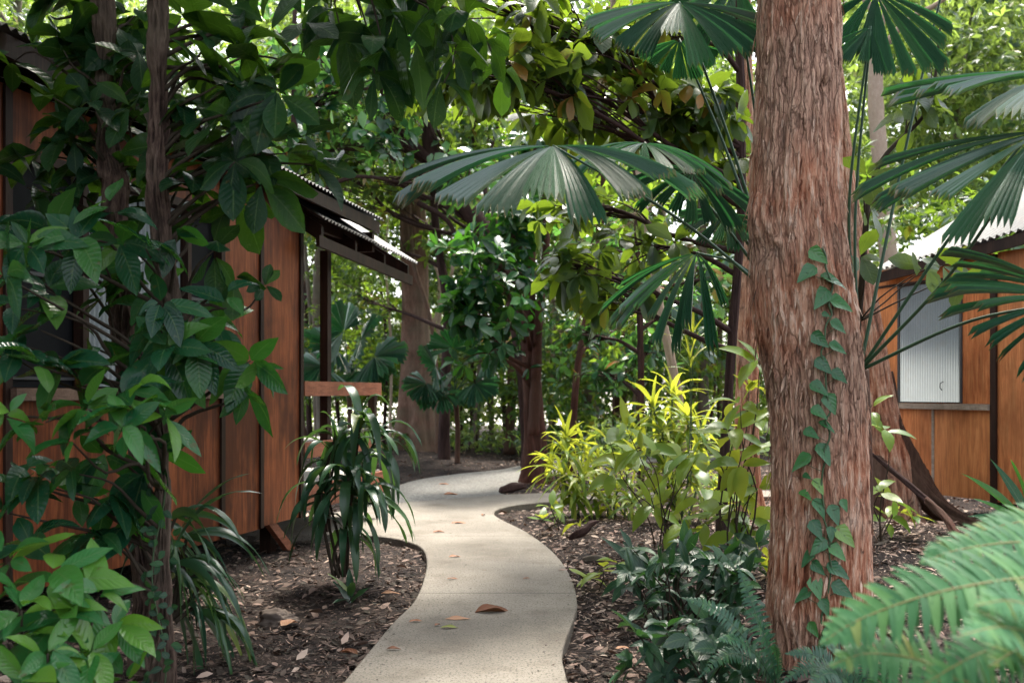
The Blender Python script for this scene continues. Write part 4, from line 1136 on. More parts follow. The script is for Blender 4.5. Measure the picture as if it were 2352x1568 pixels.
shrub("low green plant in the litter under the yellow striped bush", 10.6, (1270, 1215), [(1245, 1190), (1290, 1180), (1330, 1200), (1265, 1165)], 'leaf_yellow', 87, 45, n=5, tone=(0, .5))

# sword-leaved ferns
def sword(label, Y, base, tips, seed, W, mat='leaf_teal'):
    rng = np.random.default_rng(seed); b = P(base[0], base[1], Y)
    r = thing("birds_nest_fern", b, label, "fern")
    for (u, v, dY) in tips:
        t = P(u, v, Y + dY) - b; L = np.linalg.norm(t) * 1.08
        Lf = Leaves(); Lf.add(b, nrm(t + V3(0, 0, L * .25)), V3(0, -.5, .8), L, W, .28, .25, rng.uniform(0, 1), .05)
        f = MB(); Lf.into(f, 12, 'strap'); f.build("frond", M[mat], r)
sword("nest fern with long glossy blades below the right cabin", 8.4, (2380, 1230), [(2235, 1175, -.1), (2230, 1085, .1), (2250, 1140, .2), (2290, 1060, .2), (2330, 1060, -.2), (2440, 1090, 0), (2480, 1160, .1), (2300, 1230, -.3)], 91, .10, 'leaf_gloss')
sword("nest fern with upright dark blades in the mulch right of the path", 7.2, (1500, 1350), [(1395, 1232, 0), (1440, 1245, .1), (1470, 1250, -.2), (1550, 1240, 0), (1600, 1270, .1), (1420, 1290, -.2)], 92, .085)

# ------------------------------------------------------------------ ferns
def fern(label, base, fronds, seed, mat, npair=30, name="fern", face=(0, -.62, .78)):
    """fronds: list of world points for the rachis [base.. tip], pinna length"""
    rng = np.random.default_rng(seed)
    r = thing(name, base, label, "fern")
    for pts, pl in fronds:
        p = spline(pts, 60)
        rm = MB(); rm.tube(p, np.linspace(.006, .0015, 60) * (pl / .15) ** .5, 6)
        Lf = Leaves()
        tan = nrm(np.gradient(p, axis=0))
        for k in range(npair):
            f = .12 + .86 * k / (npair - 1); i = int(f * 59)
            T = tan[i]; side = nrm(np.cross(T, V3(*face))); upn = nrm(np.cross(side, T))
            prof_ = math.sin(math.pi * min(1, .22 + f * .80)) ** .8
            for s in (-1, 1):
                d = nrm(side * s * .95 + T * .30 + upn * .12 + rng.normal(0, .04, 3))
                L = pl * max(.08, prof_) * rng.uniform(.92, 1.06)
                Lf.add(p[i], d, upn + rng.normal(0, .06, 3), L, min(pl * .26, 1.0 * np.linalg.norm(p[-1] - p[0]) / npair), .25, .12, rng.uniform(0, 1), .04)
        fm = MB(); Lf.into(fm, 6, 'pinna')
        fo = fm.build("frond", M[mat], r)
        rm.build("rachis", M['rachis'] if mat == 'fern' else M['stem'], fo)
    return r
Yf = 2.5
fern("pale green feathery fern closest to the camera in the lower right corner", P(2500, 1750, Yf),
     [([P(2700, 1420, Yf + .1), P(2450, 1330, Yf), P(2200, 1350, Yf - .05), P(1990, 1415, Yf), P(1880, 1480, Yf)], .155),
      ([P(2700, 1300, Yf + .3), P(2500, 1250, Yf + .25), P(2330, 1245, Yf + .2), P(2190, 1265, Yf + .2), P(2110, 1295, Yf + .2)], .12),
      ([P(2450, 1750, Yf - .1), P(2400, 1560, Yf - .2), P(2390, 1470, Yf - .3), P(2300, 1440, Yf - .4), P(2200, 1460, Yf - .5)], .13),
      ([P(2500, 1800, Yf), P(2430, 1560, Yf - .1), P(2370, 1480, Yf - .2), P(2250, 1500, Yf - .25), P(2090, 1590, Yf - .2)], .14),
      ([P(2480, 1800, Yf - .1), P(2360, 1640, Yf - .1), P(2200, 1560, Yf - .1), P(2060, 1600, Yf - .1)], .13),
      ([P(2600, 1600, Yf - .1), P(2480, 1500, Yf - .2), P(2370, 1480, Yf - .25), P(2270, 1530, Yf - .3)], .15),
      ([P(2560, 1760, Yf), P(2440, 1480, Yf), P(2300, 1380, Yf), P(2120, 1380, Yf), P(1960, 1440, Yf)], .14),
      ([P(2560, 1760, Yf + .2), P(2480, 1420, Yf + .2), P(2380, 1330, Yf + .2), P(2260, 1310, Yf + .2), P(2150, 1340, Yf + .2)], .13),
      ([P(2500, 1800, Yf), P(2300, 1640, Yf), P(2150, 1530, Yf), P(2000, 1500, Yf), P(1900, 1530, Yf)], .13),
      ([P(2560, 1760, Yf - .2), P(2480, 1560, Yf - .2), P(2420, 1430, Yf - .3), P(2330, 1380, Yf - .35), P(2240, 1390, Yf - .4)], .13),
      ([P(2700, 1200, Yf + .5), P(2480, 1190, Yf + .5), P(2330, 1200, Yf + .5), P(2200, 1235, Yf + .5)], .11)], 111, 'fern', 32)
Yg = 5.1
def arch(u0, v0, u1, v1, Y, lift, dy=0.0):
    a = P(u0, v0, Y); b = P(u1, v1, Y + dy)
    return [a, a * .66 + b * .34 + V3(0, 0, lift * .9), a * .33 + b * .67 + V3(0, 0, lift * .9), b]
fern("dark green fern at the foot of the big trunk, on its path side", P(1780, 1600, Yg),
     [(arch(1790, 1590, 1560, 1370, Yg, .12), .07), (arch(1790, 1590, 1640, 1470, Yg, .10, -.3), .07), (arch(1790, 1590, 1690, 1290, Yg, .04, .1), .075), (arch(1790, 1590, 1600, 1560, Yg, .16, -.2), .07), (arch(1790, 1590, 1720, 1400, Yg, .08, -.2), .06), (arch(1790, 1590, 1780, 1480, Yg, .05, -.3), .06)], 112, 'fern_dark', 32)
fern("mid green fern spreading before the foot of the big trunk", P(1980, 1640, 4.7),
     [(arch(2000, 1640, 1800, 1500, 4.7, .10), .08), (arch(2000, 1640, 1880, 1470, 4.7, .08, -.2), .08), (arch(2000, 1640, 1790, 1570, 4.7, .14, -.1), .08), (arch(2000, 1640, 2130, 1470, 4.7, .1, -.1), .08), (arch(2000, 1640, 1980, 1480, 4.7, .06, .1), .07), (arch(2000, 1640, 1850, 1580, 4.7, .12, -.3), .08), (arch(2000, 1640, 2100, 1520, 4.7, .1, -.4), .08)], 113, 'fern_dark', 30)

# ------------------------------------------------------------------ fan palms
def fan_blade(hub, axis, normal, Rr, span, droop, seed, wedges=11, pleats=6, notch=.05, cup=0.0, gaps=.003):
    """pleated circular blade cut into wedges"""
    rng = np.random.default_rng(seed); mb = MB()
    a = nrm(axis); n_ = nrm(np.asarray(normal, float) - a * np.dot(normal, a)); b = np.cross(n_, a)
    tot = R(span); nr = 10
    edges = np.linspace(-tot / 2, tot / 2, wedges + 1)
    for wi in range(wedges):
        gap = gaps + (.03 * rng.uniform() if rng.uniform() < .35 else 0)
        w0, w1 = edges[wi] + gap, edges[wi + 1] - gap
        k = pleats * 2
        th = np.linspace(w0, w1, k + 1); jit = rng.uniform(.75, 1.25, k + 1)
        rl = Rr * rng.uniform(.86, 1.05); rng2 = rng.uniform(2.2, 3.2); wd = rng.uniform(.6, 1.7)
        lift = rng.normal(0, .05) ; rn = rng.uniform(0, 1)
        shrink_mid = (w0 + w1) / 2
        V = []; UV = []
        for ri in range(nr + 1):
            f = ri / nr
            rr = .03 + (rl - .03) * f
            # wedge narrows slightly towards the hub gap, outer end toothed
            t2 = shrink_mid + (th - shrink_mid) * (1 - .035 * f)
            zz = np.where(np.arange(k + 1) % 2 == 0, 1, -1) * (.30 * rr * (tot / wedges / k)) * rng2 * jit
            rloc = rr * np.ones(k + 1)
            if ri == nr: rloc = rr - np.where(np.arange(k + 1) % 2 == 0, notch * rl, 0) * jit - (jit - 1) * .05 * rl
            x = np.cos(t2) * rloc; y = np.sin(t2) * rloc
            hgt = zz + lift * rloc + cup * rloc * rloc
            p = hub + x[:, None] * a + y[:, None] * b + hgt[:, None] * n_
            p[:, 2] -= droop * wd * rloc ** 2.2 * (1 + .8 * abs(math.sin(shrink_mid)))
            V.append(p); UV.append(np.stack([np.linspace(0, 1, k + 1), np.full(k + 1, f)], 1))
        V = np.array(V); m = k + 1
        i = np.arange(nr)[:, None] * m; j = np.arange(k)[None]
        mb.add(V, np.stack([i + j, i + j + 1, i + m + j + 1, i + m + j], -1).reshape(-1, 4), uv=np.array(UV), rn=np.full(m * (nr + 1), rn))
    return mb

def palm(label, base, crown, fronds, seed, trunk_r=.06):
    root = thing("fan_palm", base, label, "palm")
    rng = np.random.default_rng(seed)
    tm = MB(); tm.tube(spline([base, (base + crown) / 2 + V3(.03, .02, 0), crown], 30), np.linspace(trunk_r * 1.1, trunk_r, 30), 14, .12, seed)
    tm.build("trunk", M['bark_brown'], root)
    for q, fr in enumerate(fronds):
        hub, axis, normal, Rr, span, droop = fr[:6]
        kw = fr[6] if len(fr) > 6 else {}
        via = kw.get('via')
        mb = fan_blade(np.asarray(hub, float), axis, normal, Rr, span, droop, seed * 10 + q, kw.get('w', 11), kw.get('p', 6), .05, 0.0, kw.get('g', .003))
        bl = mb.build("frond", M['palm'], root, False)
        pm = MB()
        st = np.asarray(kw.get('start', crown), float)
        pts = [st, via, hub] if via is not None else [st, (st + hub) / 2 + V3(0, 0, .08), hub]
        pm.tube(spline(pts, 20), np.linspace(.013, .007, 20), 8)
        pm.build("petiole", M['petiole'], bl)
    return root

cA = P(1790, 690, 6.9)
frA = [
    (P(1270, 335, 5.7), (-.36, -.88, -.34), (-.05, -.42, .90), .90, 205, .15, dict(w=13, p=6, g=.006)),                # big centre fan
    (P(1480, 328, 6.3), (.20, -.75, -.30), (.1, -.42, .88), .55, 200, .34, dict(w=14, p=4, g=.03)),               # behind, to its right
    (P(1590, 395, 6.6), (-.25, -.6, -.65), (.1, -.75, .5), .45, 200, .3, dict(w=12, p=4, g=.03)),
    (P(1600, 580, 6.6), (-.80, -.35, -.52), (-.35, -.35, .85), .66, 140, .34, dict(w=14, p=3, g=.025)),            # low left fan
    (P(1670, 490, 6.9), (-.2, -.7, -.7), (0, -.8, .5), .36, 190, .3, dict(w=10, p=4, g=.03)),
    (P(1560, 5, 6.2), (-.05, -.65, -.60), (-.05, -.65, .7), .60, 210, .20, dict(w=12, p=5, g=.008)),               # top fan
    (P(1690, -40, 6.6), (.15, -.5, -.8), (.1, -.75, .6), .60, 190, .15, dict(w=12, p=5, g=.02)),
    (P(1560, 90, 6.9), (-.05, -.35, -.9), (0, -.9, .3), .34, 150, .1, dict(w=7, p=5, g=.02)),
]
palm("fan palm left of the big trunk, its widest pleated fan spread over the path", G(1800, 1400) + V3(.1, .1, GZ), cA, frA, 7)
cB = P(1975, 850, 6.6)
frB = [
    (P(2000, 60, 6.0), (-.55, -.35, -.75), (-.2, -.85, .45), .40, 80, .10, dict(w=5, p=6, g=.03, via=P(1950, 480, 6.3))),
    (P(2010, -20, 6.3), (.25, -.3, -.9), (.2, -.85, .45), .62, 150, .10, dict(w=9, p=5, g=.028, via=P(1965, 480, 6.5))),
    (P(2180, -90, 6.6), (.35, -.5, -.6), (.1, -.6, .75), .48, 170, .12, dict(w=12, p=3, g=.03)),
    (P(2480, 165, 5.7), (-.88, -.25, -.12), (-.1, -.35, .93), 1.05, 110, .10, dict(w=10, p=4, g=.022, via=P(2200, 520, 6.1))),        # right, upper layers
    (P(2400, 300, 5.2), (-.80, -.35, -.42), (-.25, -.50, .78), .95, 120, .10, dict(w=11, p=5, g=.014, via=P(2190, 620, 5.9))),
    (P(2480, 690, 5.2), (-.9, -.3, -.05), (-.15, -.65, .7), .78, 170, .16, dict(w=22, p=2, g=.025, via=P(2220, 740, 5.9))),
]
palm("fan palm right of the big trunk, its fronds reaching across the right cabin", G(1990, 1390) + V3(0, .1, GZ), cB, frB, 9)

# ------------------------------------------------------------------ overhanging big-leaved trees (near and middle canopy)
tree("broadleaf_tree", "dark thin trunked tree with large backlit yellow green leaves across the top centre", 9.6,
     [(1260, 1640, 1668), (1000, 1655, 1678), (700, 1676, 1698), (500, 1692, 1712), (300, 1690, 1712), (150, 1690, 1710), (0, 1680, 1700), (-300, 1660, 1680), (-600, 1640, 1655)], 'bark_dark',
     [(1130, 170, -1.6, 120, 70, .6, 26), (1040, 210, -.8, 80, 60, .6, 18), (1250, 180, -1.2, 110, 80, .6, 26), (1220, 60, -1, 130, 70, .7, 28), (1360, 110, -1, 110, 80, .6, 22), (1420, 240, -.4, 120, 70, .7, 24), (1300, 270, -.2, 120, 60, .7, 24), (1540, 260, -.3, 110, 70, .7, 24), (1640, 250, -.4, 70, 90, .6, 24), (1660, 380, .2, 60, 80, .5, 16), (1320, 610, -.6, 70, 70, .5, 15), (1390, 680, -.3, 70, 60, .5, 14), (1290, 480, .4, 90, 60, .5, 14), (1480, 560, .4, 90, 80, .5, 16), (1500, 60, -.4, 120, 90, .7, 24),
      (980, -60, -1.5, 160, 60, 1.0, 24)], 'leaf_canopy', 201, size=.29, seg=4, amp=.006, limb_r=.045, ratio=.48, droop=.5)
# branch whorls of dark leaves entering from the top
def hanging_branch():
    Y = 6.0; rng = np.random.default_rng(203)
    st = P(640, -420, 5.6)
    r = thing("hanging_branch", st, "branch of dark drooping leaves hanging from above at the top centre, before the sunlit canopy", "branch")
    tw = MB(); Lf = Leaves()
    lst = [(830, 40, 6, 150), (880, 110, 6, 150), (900, 30, 7, 160), (950, 90, 7, 150), (1000, 50, 6, 150), (1040, 120, 5, 130), (860, 170, 5, 140), (990, -20, 6, 150), (1070, 40, 6, 130), (790, 90, 5, 130), (1150, 165, 6, 110), (930, -50, 6, 150), (760, 20, 6, 130), (1120, 90, 4, 110), (1020, 190, 4, 110)]
    spine = spline([st, P(760, -120, 5.8), P(920, -20, 6.0), P(1060, 40, 6.1), P(1160, 140, 6.2)], 40)
    tw.tube(spine, np.linspace(.028, .006, 40), 8, .1, 3)
    for u, v, n, px in lst:
        yy = Y + rng.uniform(-.3, .3); c = P(u, v, yy)
        whorl(Lf, rng, c, V3(rng.normal(0, .3), -.4, -.15), n, px / F * yy, .44, 72, .6, .22)
        i = int(np.argmin(np.linalg.norm(spine - c, axis=1)))
        limb(tw, spine[max(0, i - 4)], c, .009, .004, rng, .1, 6, 7)
    f = MB(); Lf.into(f, 6, 'obovate'); f.build("foliage", M['leaf_dark'], r)
    tw.build("twigs", M['twig'], r)
hanging_branch()

def right_sprigs():
    Y = 7.6; rng = np.random.default_rng(204)
    r = thing("broadleaf_tree", G(1930, 1330) + V3(.25, .8, 0), "thin sapling with round dark leaves between the big trunk and the right cabin roof", "tree")
    b = np.array(r.location)
    tr = MB(); stem = spline([b, P(1975, 700, Y), P(2010, 400, Y), P(2130, 250, Y), P(2160, 60, Y)], 40)
    tr.tube(stem, np.linspace(.03, .008, 40), 8, .1, 4); tr.build("trunk", M['twig'], r)
    Lf = Leaves(); tw = MB()
    for u, v, n in [(2110, 240, 6), (2090, 200, 5), (2140, 250, 5), (2080, 270, 5), (1990, 400, 4), (2060, 380, 4), (2120, 620, 5), (2165, 610, 5), (2215, 630, 4), (1975, 590, 4), (2000, 480, 4), (2140, 160, 4)]:
        c = P(u, v, Y + rng.uniform(-.5, .3))
        whorl(Lf, rng, c, V3(rng.normal(0, .4), -.5, .2), n, 70 / F * Y, .58, 70, .35, .15, (0, .6))
        i = int(np.argmin(np.linalg.norm(stem - c + V3(0, 0, .1), axis=1)))
        limb(tw, stem[max(0, i - 2)], c, .008, .003, rng, .1, 5, 7)
    f = MB(); Lf.into(f, 5, 'obovate'); f.build("crown", M['leaf_canopy'], r)
    tw.build("twigs", M['twig'], r)
right_sprigs()

# ------------------------------------------------------------------ middle-distance trees
def big_limbs(lm, rng):
    lm.tube(spline([P(1140, 560, 20), P(1090, 500, 20), P(1010, 390, 20), P(930, 320, 20), P(890, 220, 20), P(850, 120, 20)], 60), np.linspace(.20, .10, 60), 16, .2, 2)
    lm.tube(spline([P(1005, 395, 20), P(985, 320, 20), P(1000, 240, 20), P(1040, 120, 20)], 40), np.linspace(.17, .07, 40), 14, .2, 3)
    lm.tube(spline([P(930, 330, 20), P(830, 270, 19.6), P(720, 235, 19.5)], 30), np.linspace(.08, .03, 30), 10, .2, 4)
    lm.tube(spline([P(1060, 590, 20), P(1030, 510, 20), P(960, 465, 20)], 30), np.linspace(.035, .06, 30), 10, .2, 5)
tree("forest_tree", "dark forest tree whose thick crooked limb slants up left above the veranda roof", 20.5,
     [(1082, 1205, 1262), (1060, 1200, 1255), (900, 1190, 1240), (750, 1170, 1215), (650, 1150, 1195), (560, 1120, 1165)], 'bark_dark',
     [(760, 150, -1, 150, 90, 1.4, 110), (900, 80, -.6, 160, 90, 1.4, 120), (1050, 90, -.5, 150, 90, 1.4, 110), (760, 290, -1, 110, 70, 1.1, 90), (870, 300, -1.0, 70, 60, 1.0, 45), (960, 220, -1, 70, 60, 1, 45), (720, 380, -.8, 90, 60, 1, 60), (830, 390, -.6, 80, 50, 1, 45), (1080, 300, -.3, 90, 70, 1, 60), (620, 200, 0, 160, 140, 1.4, 110), (650, 380, .5, 120, 90, 1.2, 80), (800, 200, .5, 200, 160, 1.4, 160), (980, 330, 1.0, 160, 120, 1.3, 110), (1150, 200, 1, 150, 140, 1.3, 110), (760, 470, 1.2, 130, 70, 1.2, 70), (900, 420, 1.5, 120, 80, 1.2, 70), (1060, 500, 1.5, 120, 90, 1.2, 70)], 'leaf_mid', 211, size=.27, extra=big_limbs, seg=2, amp=.02, flare=(.1, .5, 0)) 
tree("buttressed_tree", "broad grey brown trunk with a flared buttressed base beyond the veranda", 22.5,
     [(1075, 905, 1010), (1050, 912, 998), (980, 918, 990), (850, 920, 988), (700, 922, 986), (600, 920, 984), (480, 918, 978), (350, 920, 972), (200, 922, 966), (0, 925, 960), (-300, 930, 955)], 'bark_warm',
     [(870, -60, 0, 260, 120, 2.4, 150), (1000, -120, 1, 200, 120, 2, 100)], 'leaf_far', 212, size=.26, flare=(.42, .8, .4), amp=.012, nu=90,
     extra=lambda lm, rng: (lm.tube(spline([P(938, 470, 21.9), P(950, 600, 21.8), P(985, 720, 21.8), P(1000, 830, 21.9), P(1005, 1050, 22)], 60), .05, 8, .2, 7)))
def red_extra(lm, rng):
    lm.tube(spline([P(1225, 1000, 16.6), P(1232, 850, 16.7), P(1240, 700, 16.9), P(1255, 560, 17.2), P(1250, 440, 17.4)], 40), np.linspace(.10, .05, 40), 10, .15, 7)
tree("paperbark_tree", "red brown flaky trunk at the edge of the gravel path, glossy foliage before it", 17.0,
     [(1115, 1200, 1262), (1090, 1204, 1256), (1000, 1204, 1252), (900, 1200, 1246), (800, 1197, 1238), (700, 1200, 1230), (600, 1205, 1230), (500, 1212, 1232), (400, 1216, 1234), (200, 1220, 1236), (-100, 1230, 1242)], 'bark_rufous',
     [(1110, 640, -1.8, 120, 90, .9, 30), (1070, 740, -1.8, 110, 70, .9, 22), (1150, 720, -1.6, 90, 90, .9, 18), (1080, 570, -1.4, 110, 60, .9, 18), (1190, 620, -1.4, 70, 90, .8, 14), (1120, 810, -1.5, 110, 50, .8, 12), (1180, 480, -.5, 90, 60, 1, 50), (1060, 690, -1.5, 50, 50, .7, 30), (1250, 360, 0, 120, 80, 1.2, 80), (1180, 540, -.8, 80, 50, .8, 40)], 'leaf_gloss', 213, size=.30, flare=(.14, .5, .2), amp=.016, nu=70, extra=red_extra, ratio=.46, seg=3)
tree("leaning_sapling", "slim pale pinkish trunk leaning left behind the tall yellow striped bush", 12.6,
     [(1190, 1585, 1605), (1100, 1578, 1598), (990, 1560, 1580), (900, 1545, 1566), (800, 1525, 1546), (700, 1505, 1524), (560, 1480, 1498), (400, 1460, 1475), (150, 1408, 1424), (-100, 1400, 1412)], 'bark_pale',
     [(1440, 30, .5, 150, 90, 1, 60), (1400, 330, 1.2, 120, 80, 1, 50), (1480, 480, 1, 90, 70, .8, 34)], 'leaf_mid', 214, size=.24, amp=.004)
tree("forest_tree", "slender dark red sapling leaning right between the red trunk and the striped bush", 18.5,
     [(1085, 1302, 1322), (1000, 1306, 1324), (850, 1318, 1334), (720, 1340, 1356), (600, 1360, 1374), (400, 1380, 1392), (100, 1390, 1400)], 'bark_rufous',
     [(1400, 520, .3, 130, 90, 1, 70), (1340, 380, .3, 130, 90, 1, 60), (1450, 380, .3, 100, 80, 1, 50), (1330, 760, .6, 70, 70, .7, 30), (1430, 780, .6, 80, 90, .7, 40)], 'leaf_mid', 215, size=.26, amp=.004)
tree("forest_tree", "dark stem just right of the buttressed trunk, crowned with palm like foliage", 21.0,
     [(1060, 1004, 1034), (950, 1008, 1034), (850, 1012, 1036), (700, 1016, 1038), (500, 990, 1008), (250, 985, 998), (-100, 985, 996)], 'bark_dark',
     [(1000, 560, .4, 70, 50, .8, 30), (840, 560, 1.5, 100, 80, 1, 60), (830, 680, 2, 90, 70, 1, 50), (900, 480, 2, 80, 60, 1, 40)], 'leaf_mid', 216, size=.24)

# small fan palms in the understorey beyond the buttressed trunk
def small_palm(label, Y, base, crown, specs, seed):
    b = G(*base) ; b = P(base[0], base[1], Y); c = P(crown[0], crown[1], Y)
    fr = []
    for u, v, ax, Rr in specs:
        h = P(u, v, Y - .2)
        fr.append((h, ax, (0, -.7, .7), Rr, 220, .12, dict(w=11, p=2)))
    palm(label, b, c, fr, seed, .05)
small_palm("small shaded fan palm before the dark stem right of the buttressed trunk", 20.0, (1050, 1065), (1045, 900), [(980, 880, (-.5, -.5, -.3), .55), (1015, 900, (.0, -.7, -.5), .60), (1060, 840, (.3, -.6, .2), .6), (1000, 840, (-.4, -.5, .4), .6), (1090, 880, (.7, -.4, -.3), .55), (1040, 800, (0, -.5, .6), .6), (1120, 820, (.7, -.3, .3), .55)], 21)
small_palm("small fan palm seen past the veranda post beyond the railing", 19.0, (800, 1070), (800, 860), [(770, 800, (-.5, -.5, .2), .7), (830, 780, (.4, -.5, .4), .7), (860, 820, (.7, -.4, 0), .7), (790, 760, (-.2, -.5, .6), .7), (740, 840, (-.7, -.5, -.2), .65), (840, 850, (.4, -.6, -.4), .6)], 22)

# ------------------------------------------------------------------ far trees: slim trunks, each a thing; crowns share a few meshes
def crown_proto(seed, rx, rz, n, size):
    rng = np.random.default_rng(seed); Lf = Leaves(); lm = MB()
    for k in range(9):
        d = nrm(rng.normal(size=3)); c = d * V3(rx, rx, rz) * rng.uniform(.35, .8)
        clump(Lf, rng, c, (rx * .42, rx * .42, rz * .36), n // 9, size, 4)
    mb = MB(); Lf.into(mb, 2, 'ovate')
    return mb
FC = [crown_proto(301 + i, 2.3, 2.4, 420, .27).build("crown", M['leaf_far'], None) for i in range(4)]
for c in FC: sc.collection.objects.unlink(c)
far = [  # u at base, u at top, px width at base, Y, crown v, crown scale, bark, label
    (745, 735, 24, 26, 330, 1.0, 'bark_grey', "straight grey trunk framed between the cabin corner and the veranda post"),
    (712, 712, 12, 29, 420, .9, 'bark_dark', "very thin dark trunk hard against the cabin corner beyond the veranda"),
    (1088, 1080, 16, 27, 420, .9, 'bark_dark', "thin dark trunk between the small shaded palm and the gravel path"),
    (1170, 1165, 22, 25, 520, .8, 'bark_brown', "short dark brown trunk just left of the red flaky trunk"),
    (1268, 1262, 13, 30, 350, 1.0, 'bark_pale', "thin pale trunk immediately right of the red flaky trunk"),
    (1355, 1385, 34, 27, 300, 1.1, 'bark_grey', "leaning grey trunk behind the slender dark red sapling"),
    (1412, 1405, 14, 31, 300, 1.0, 'bark_brown', "thin brown trunk above the yellow green bush at the bend"),
    (1455, 1470, 12, 33, 250, 1.1, 'bark_pale', "hair thin pale trunk left of the tall striped bush"),
    (1618, 1612, 26, 26, 330, 1.0, 'bark_grey', "grey trunk standing between the pale leaning sapling and the straight red trunk"),
    (1655, 1660, 14, 30, 280, 1.0, 'bark_brown', "thin trunk pressed to the left of the straight red stringybark"),
    (2060, 2025, 46, 22, -60, 1.2, 'bark_pale', "blotchy pale trunk rising above the right cabin roof, next to the big trunk"),
    (2240, 2190, 24, 28, 120, 1.1, 'bark_grey', "slim grey trunk in the sunlit leaves at upper right"),
    (2180, 2165, 14, 31, 60, 1.1, 'bark_brown', "thin brown forked trunk in bright leaves at upper right, left of the slim grey one"),
    (2330, 2345, 30, 30, 40, 1.3, 'bark_pale', "pale trunk at the upper right edge of the sunlit forest"),
    (1000, 990, 10, 32, 260, 1.0, 'bark_pale', "hair thin pale stem between the buttressed trunk and the dark stem"),
    (640, 690, 30, 24, 120, 1.2, 'bark_pale', "pale trunk showing through leaves above the left cabin roof"),
    (820, 830, 14, 31, 150, 1.1, 'bark_grey', "thin grey trunk behind the small palm past the veranda"),
    (60, 40, 30, 20, -40, 1.2, 'bark_grey', "trunk behind the left cabin roof at the top left corner"),
    (1500, 1530, 16, 34, 120, 1.2, 'bark_grey', "far grey stem directly behind the tall striped bush"),
    (1740, 1560, 18, 35, 60, 1.2, 'bark_brown', "far trunk leaning left, mostly hidden behind the straight red stringybark"),
]
for i, (u0, u1, wd, Y, cv, cs, bk, lab) in enumerate(far):
    g = P(u0, HV + (EYE + .06) * F / Y, Y); t = P(u1, cv, Y)
    rng = np.random.default_rng(400 + i)
    root = thing("forest_tree", (g[0], Y, GZ), lab, "tree", "slim forest trees in the background")
    r0 = wd / 2 / F * Y
    pts = spline([g, g * .6 + t * .4 + rng.normal(0, .12, 3) * V3(1, 1, 0), g * .25 + t * .75 + rng.normal(0, .12, 3) * V3(1, 1, 0), t], 40)
    mb = MB(); mb.tube(pts, r0 * (np.linspace(1, .6, 40) + .5 * np.exp(-np.arange(40) / 2.0)), 18, .14, i)
    for k in range(4):
        b = t + rng.normal(0, 1.0, 3) * cs
        limb(mb, pts[30 + 2 * k], b, r0 * .4, r0 * .12, rng, .1, 6, 8)
    mb.build("trunk", M[bk], root)
    c = FC[i % 4].copy(); sc.collection.objects.link(c); c.parent = root
    c.matrix_parent_inverse = Matrix.Identity(4)
    c.location = Vector(t) - root.location
    c.rotation_euler = (0, 0, rng.uniform(0, 6.28)); c.scale = (cs, cs, cs)

tree("forest_tree", "forest tree with cool green rounded leaves rising behind the veranda roof, its trunk hidden", 16.5,
     [(1130, 655, 690), (900, 658, 686), (600, 662, 684), (300, 668, 684), (0, 672, 682)], 'bark_dark',
     [(640, 150, 0, 120, 110, 1, 46), (760, 240, .4, 120, 90, 1, 46), (860, 330, .6, 110, 70, 1, 40), (780, 120, .2, 120, 90, 1, 40), (940, 190, .8, 110, 90, 1, 40), (700, 350, .2, 90, 60, .8, 28), (560, 260, 0, 90, 100, .8, 28), (1060, 400, 1.2, 90, 60, .8, 24), (1000, 130, .8, 100, 70, .9, 30)], 'leaf_round', 221, size=.27, seg=3, ratio=.58, droop=.35)
tree("forest_tree", "small forest tree with cool green rounded leaves just right of the red flaky trunk", 15.2,
     [(1150, 1462, 1480), (900, 1464, 1480), (700, 1462, 1476), (500, 1456, 1468), (300, 1450, 1460)], 'bark_dark',
     [(1360, 560, 0, 90, 80, .9, 30), (1450, 660, .2, 100, 80, .9, 34), (1560, 720, .5, 100, 90, .9, 34), (1340, 760, .8, 80, 80, .9, 24), (1620, 640, .6, 80, 100, .9, 30), (1480, 800, .8, 100, 60, .9, 26), (1280, 640, .8, 70, 90, .9, 24), (1400, 860, 1, 120, 40, .9, 20)], 'leaf_round', 222, size=.24, seg=3, ratio=.52, droop=.35)

def thin_stems():
    rng = np.random.default_rng(610)
    for k in range(26):
        u = rng.uniform(700, 1730); Y = rng.uniform(23.5, 35)
        g = P(u, HV + (EYE + .06) * F / Y, Y); H = rng.uniform(5, 9)
        r0 = rng.uniform(3, 6.5) / F * Y
        pts = spline([g, g + V3(rng.normal(0, .15), 0, H * .4), g + V3(rng.normal(0, .35), 0, H * .75), g + V3(rng.normal(0, .6), 0, H)], 30)
        mb = MB(); mb.tube(pts - g, np.linspace(r0, r0 * .45, 30), 10, .2, k)
        o = mb.build("sapling_stem", M[['bark_dark', 'bark_grey', 'bark_brown', 'bark_pale'][k % 4]])
        o.location = Vector(g)
        tag(o, "thin bare sapling stem deep in the shaded forest beyond the path", "sapling", "thin sapling stems deep in the forest")
thin_stems()

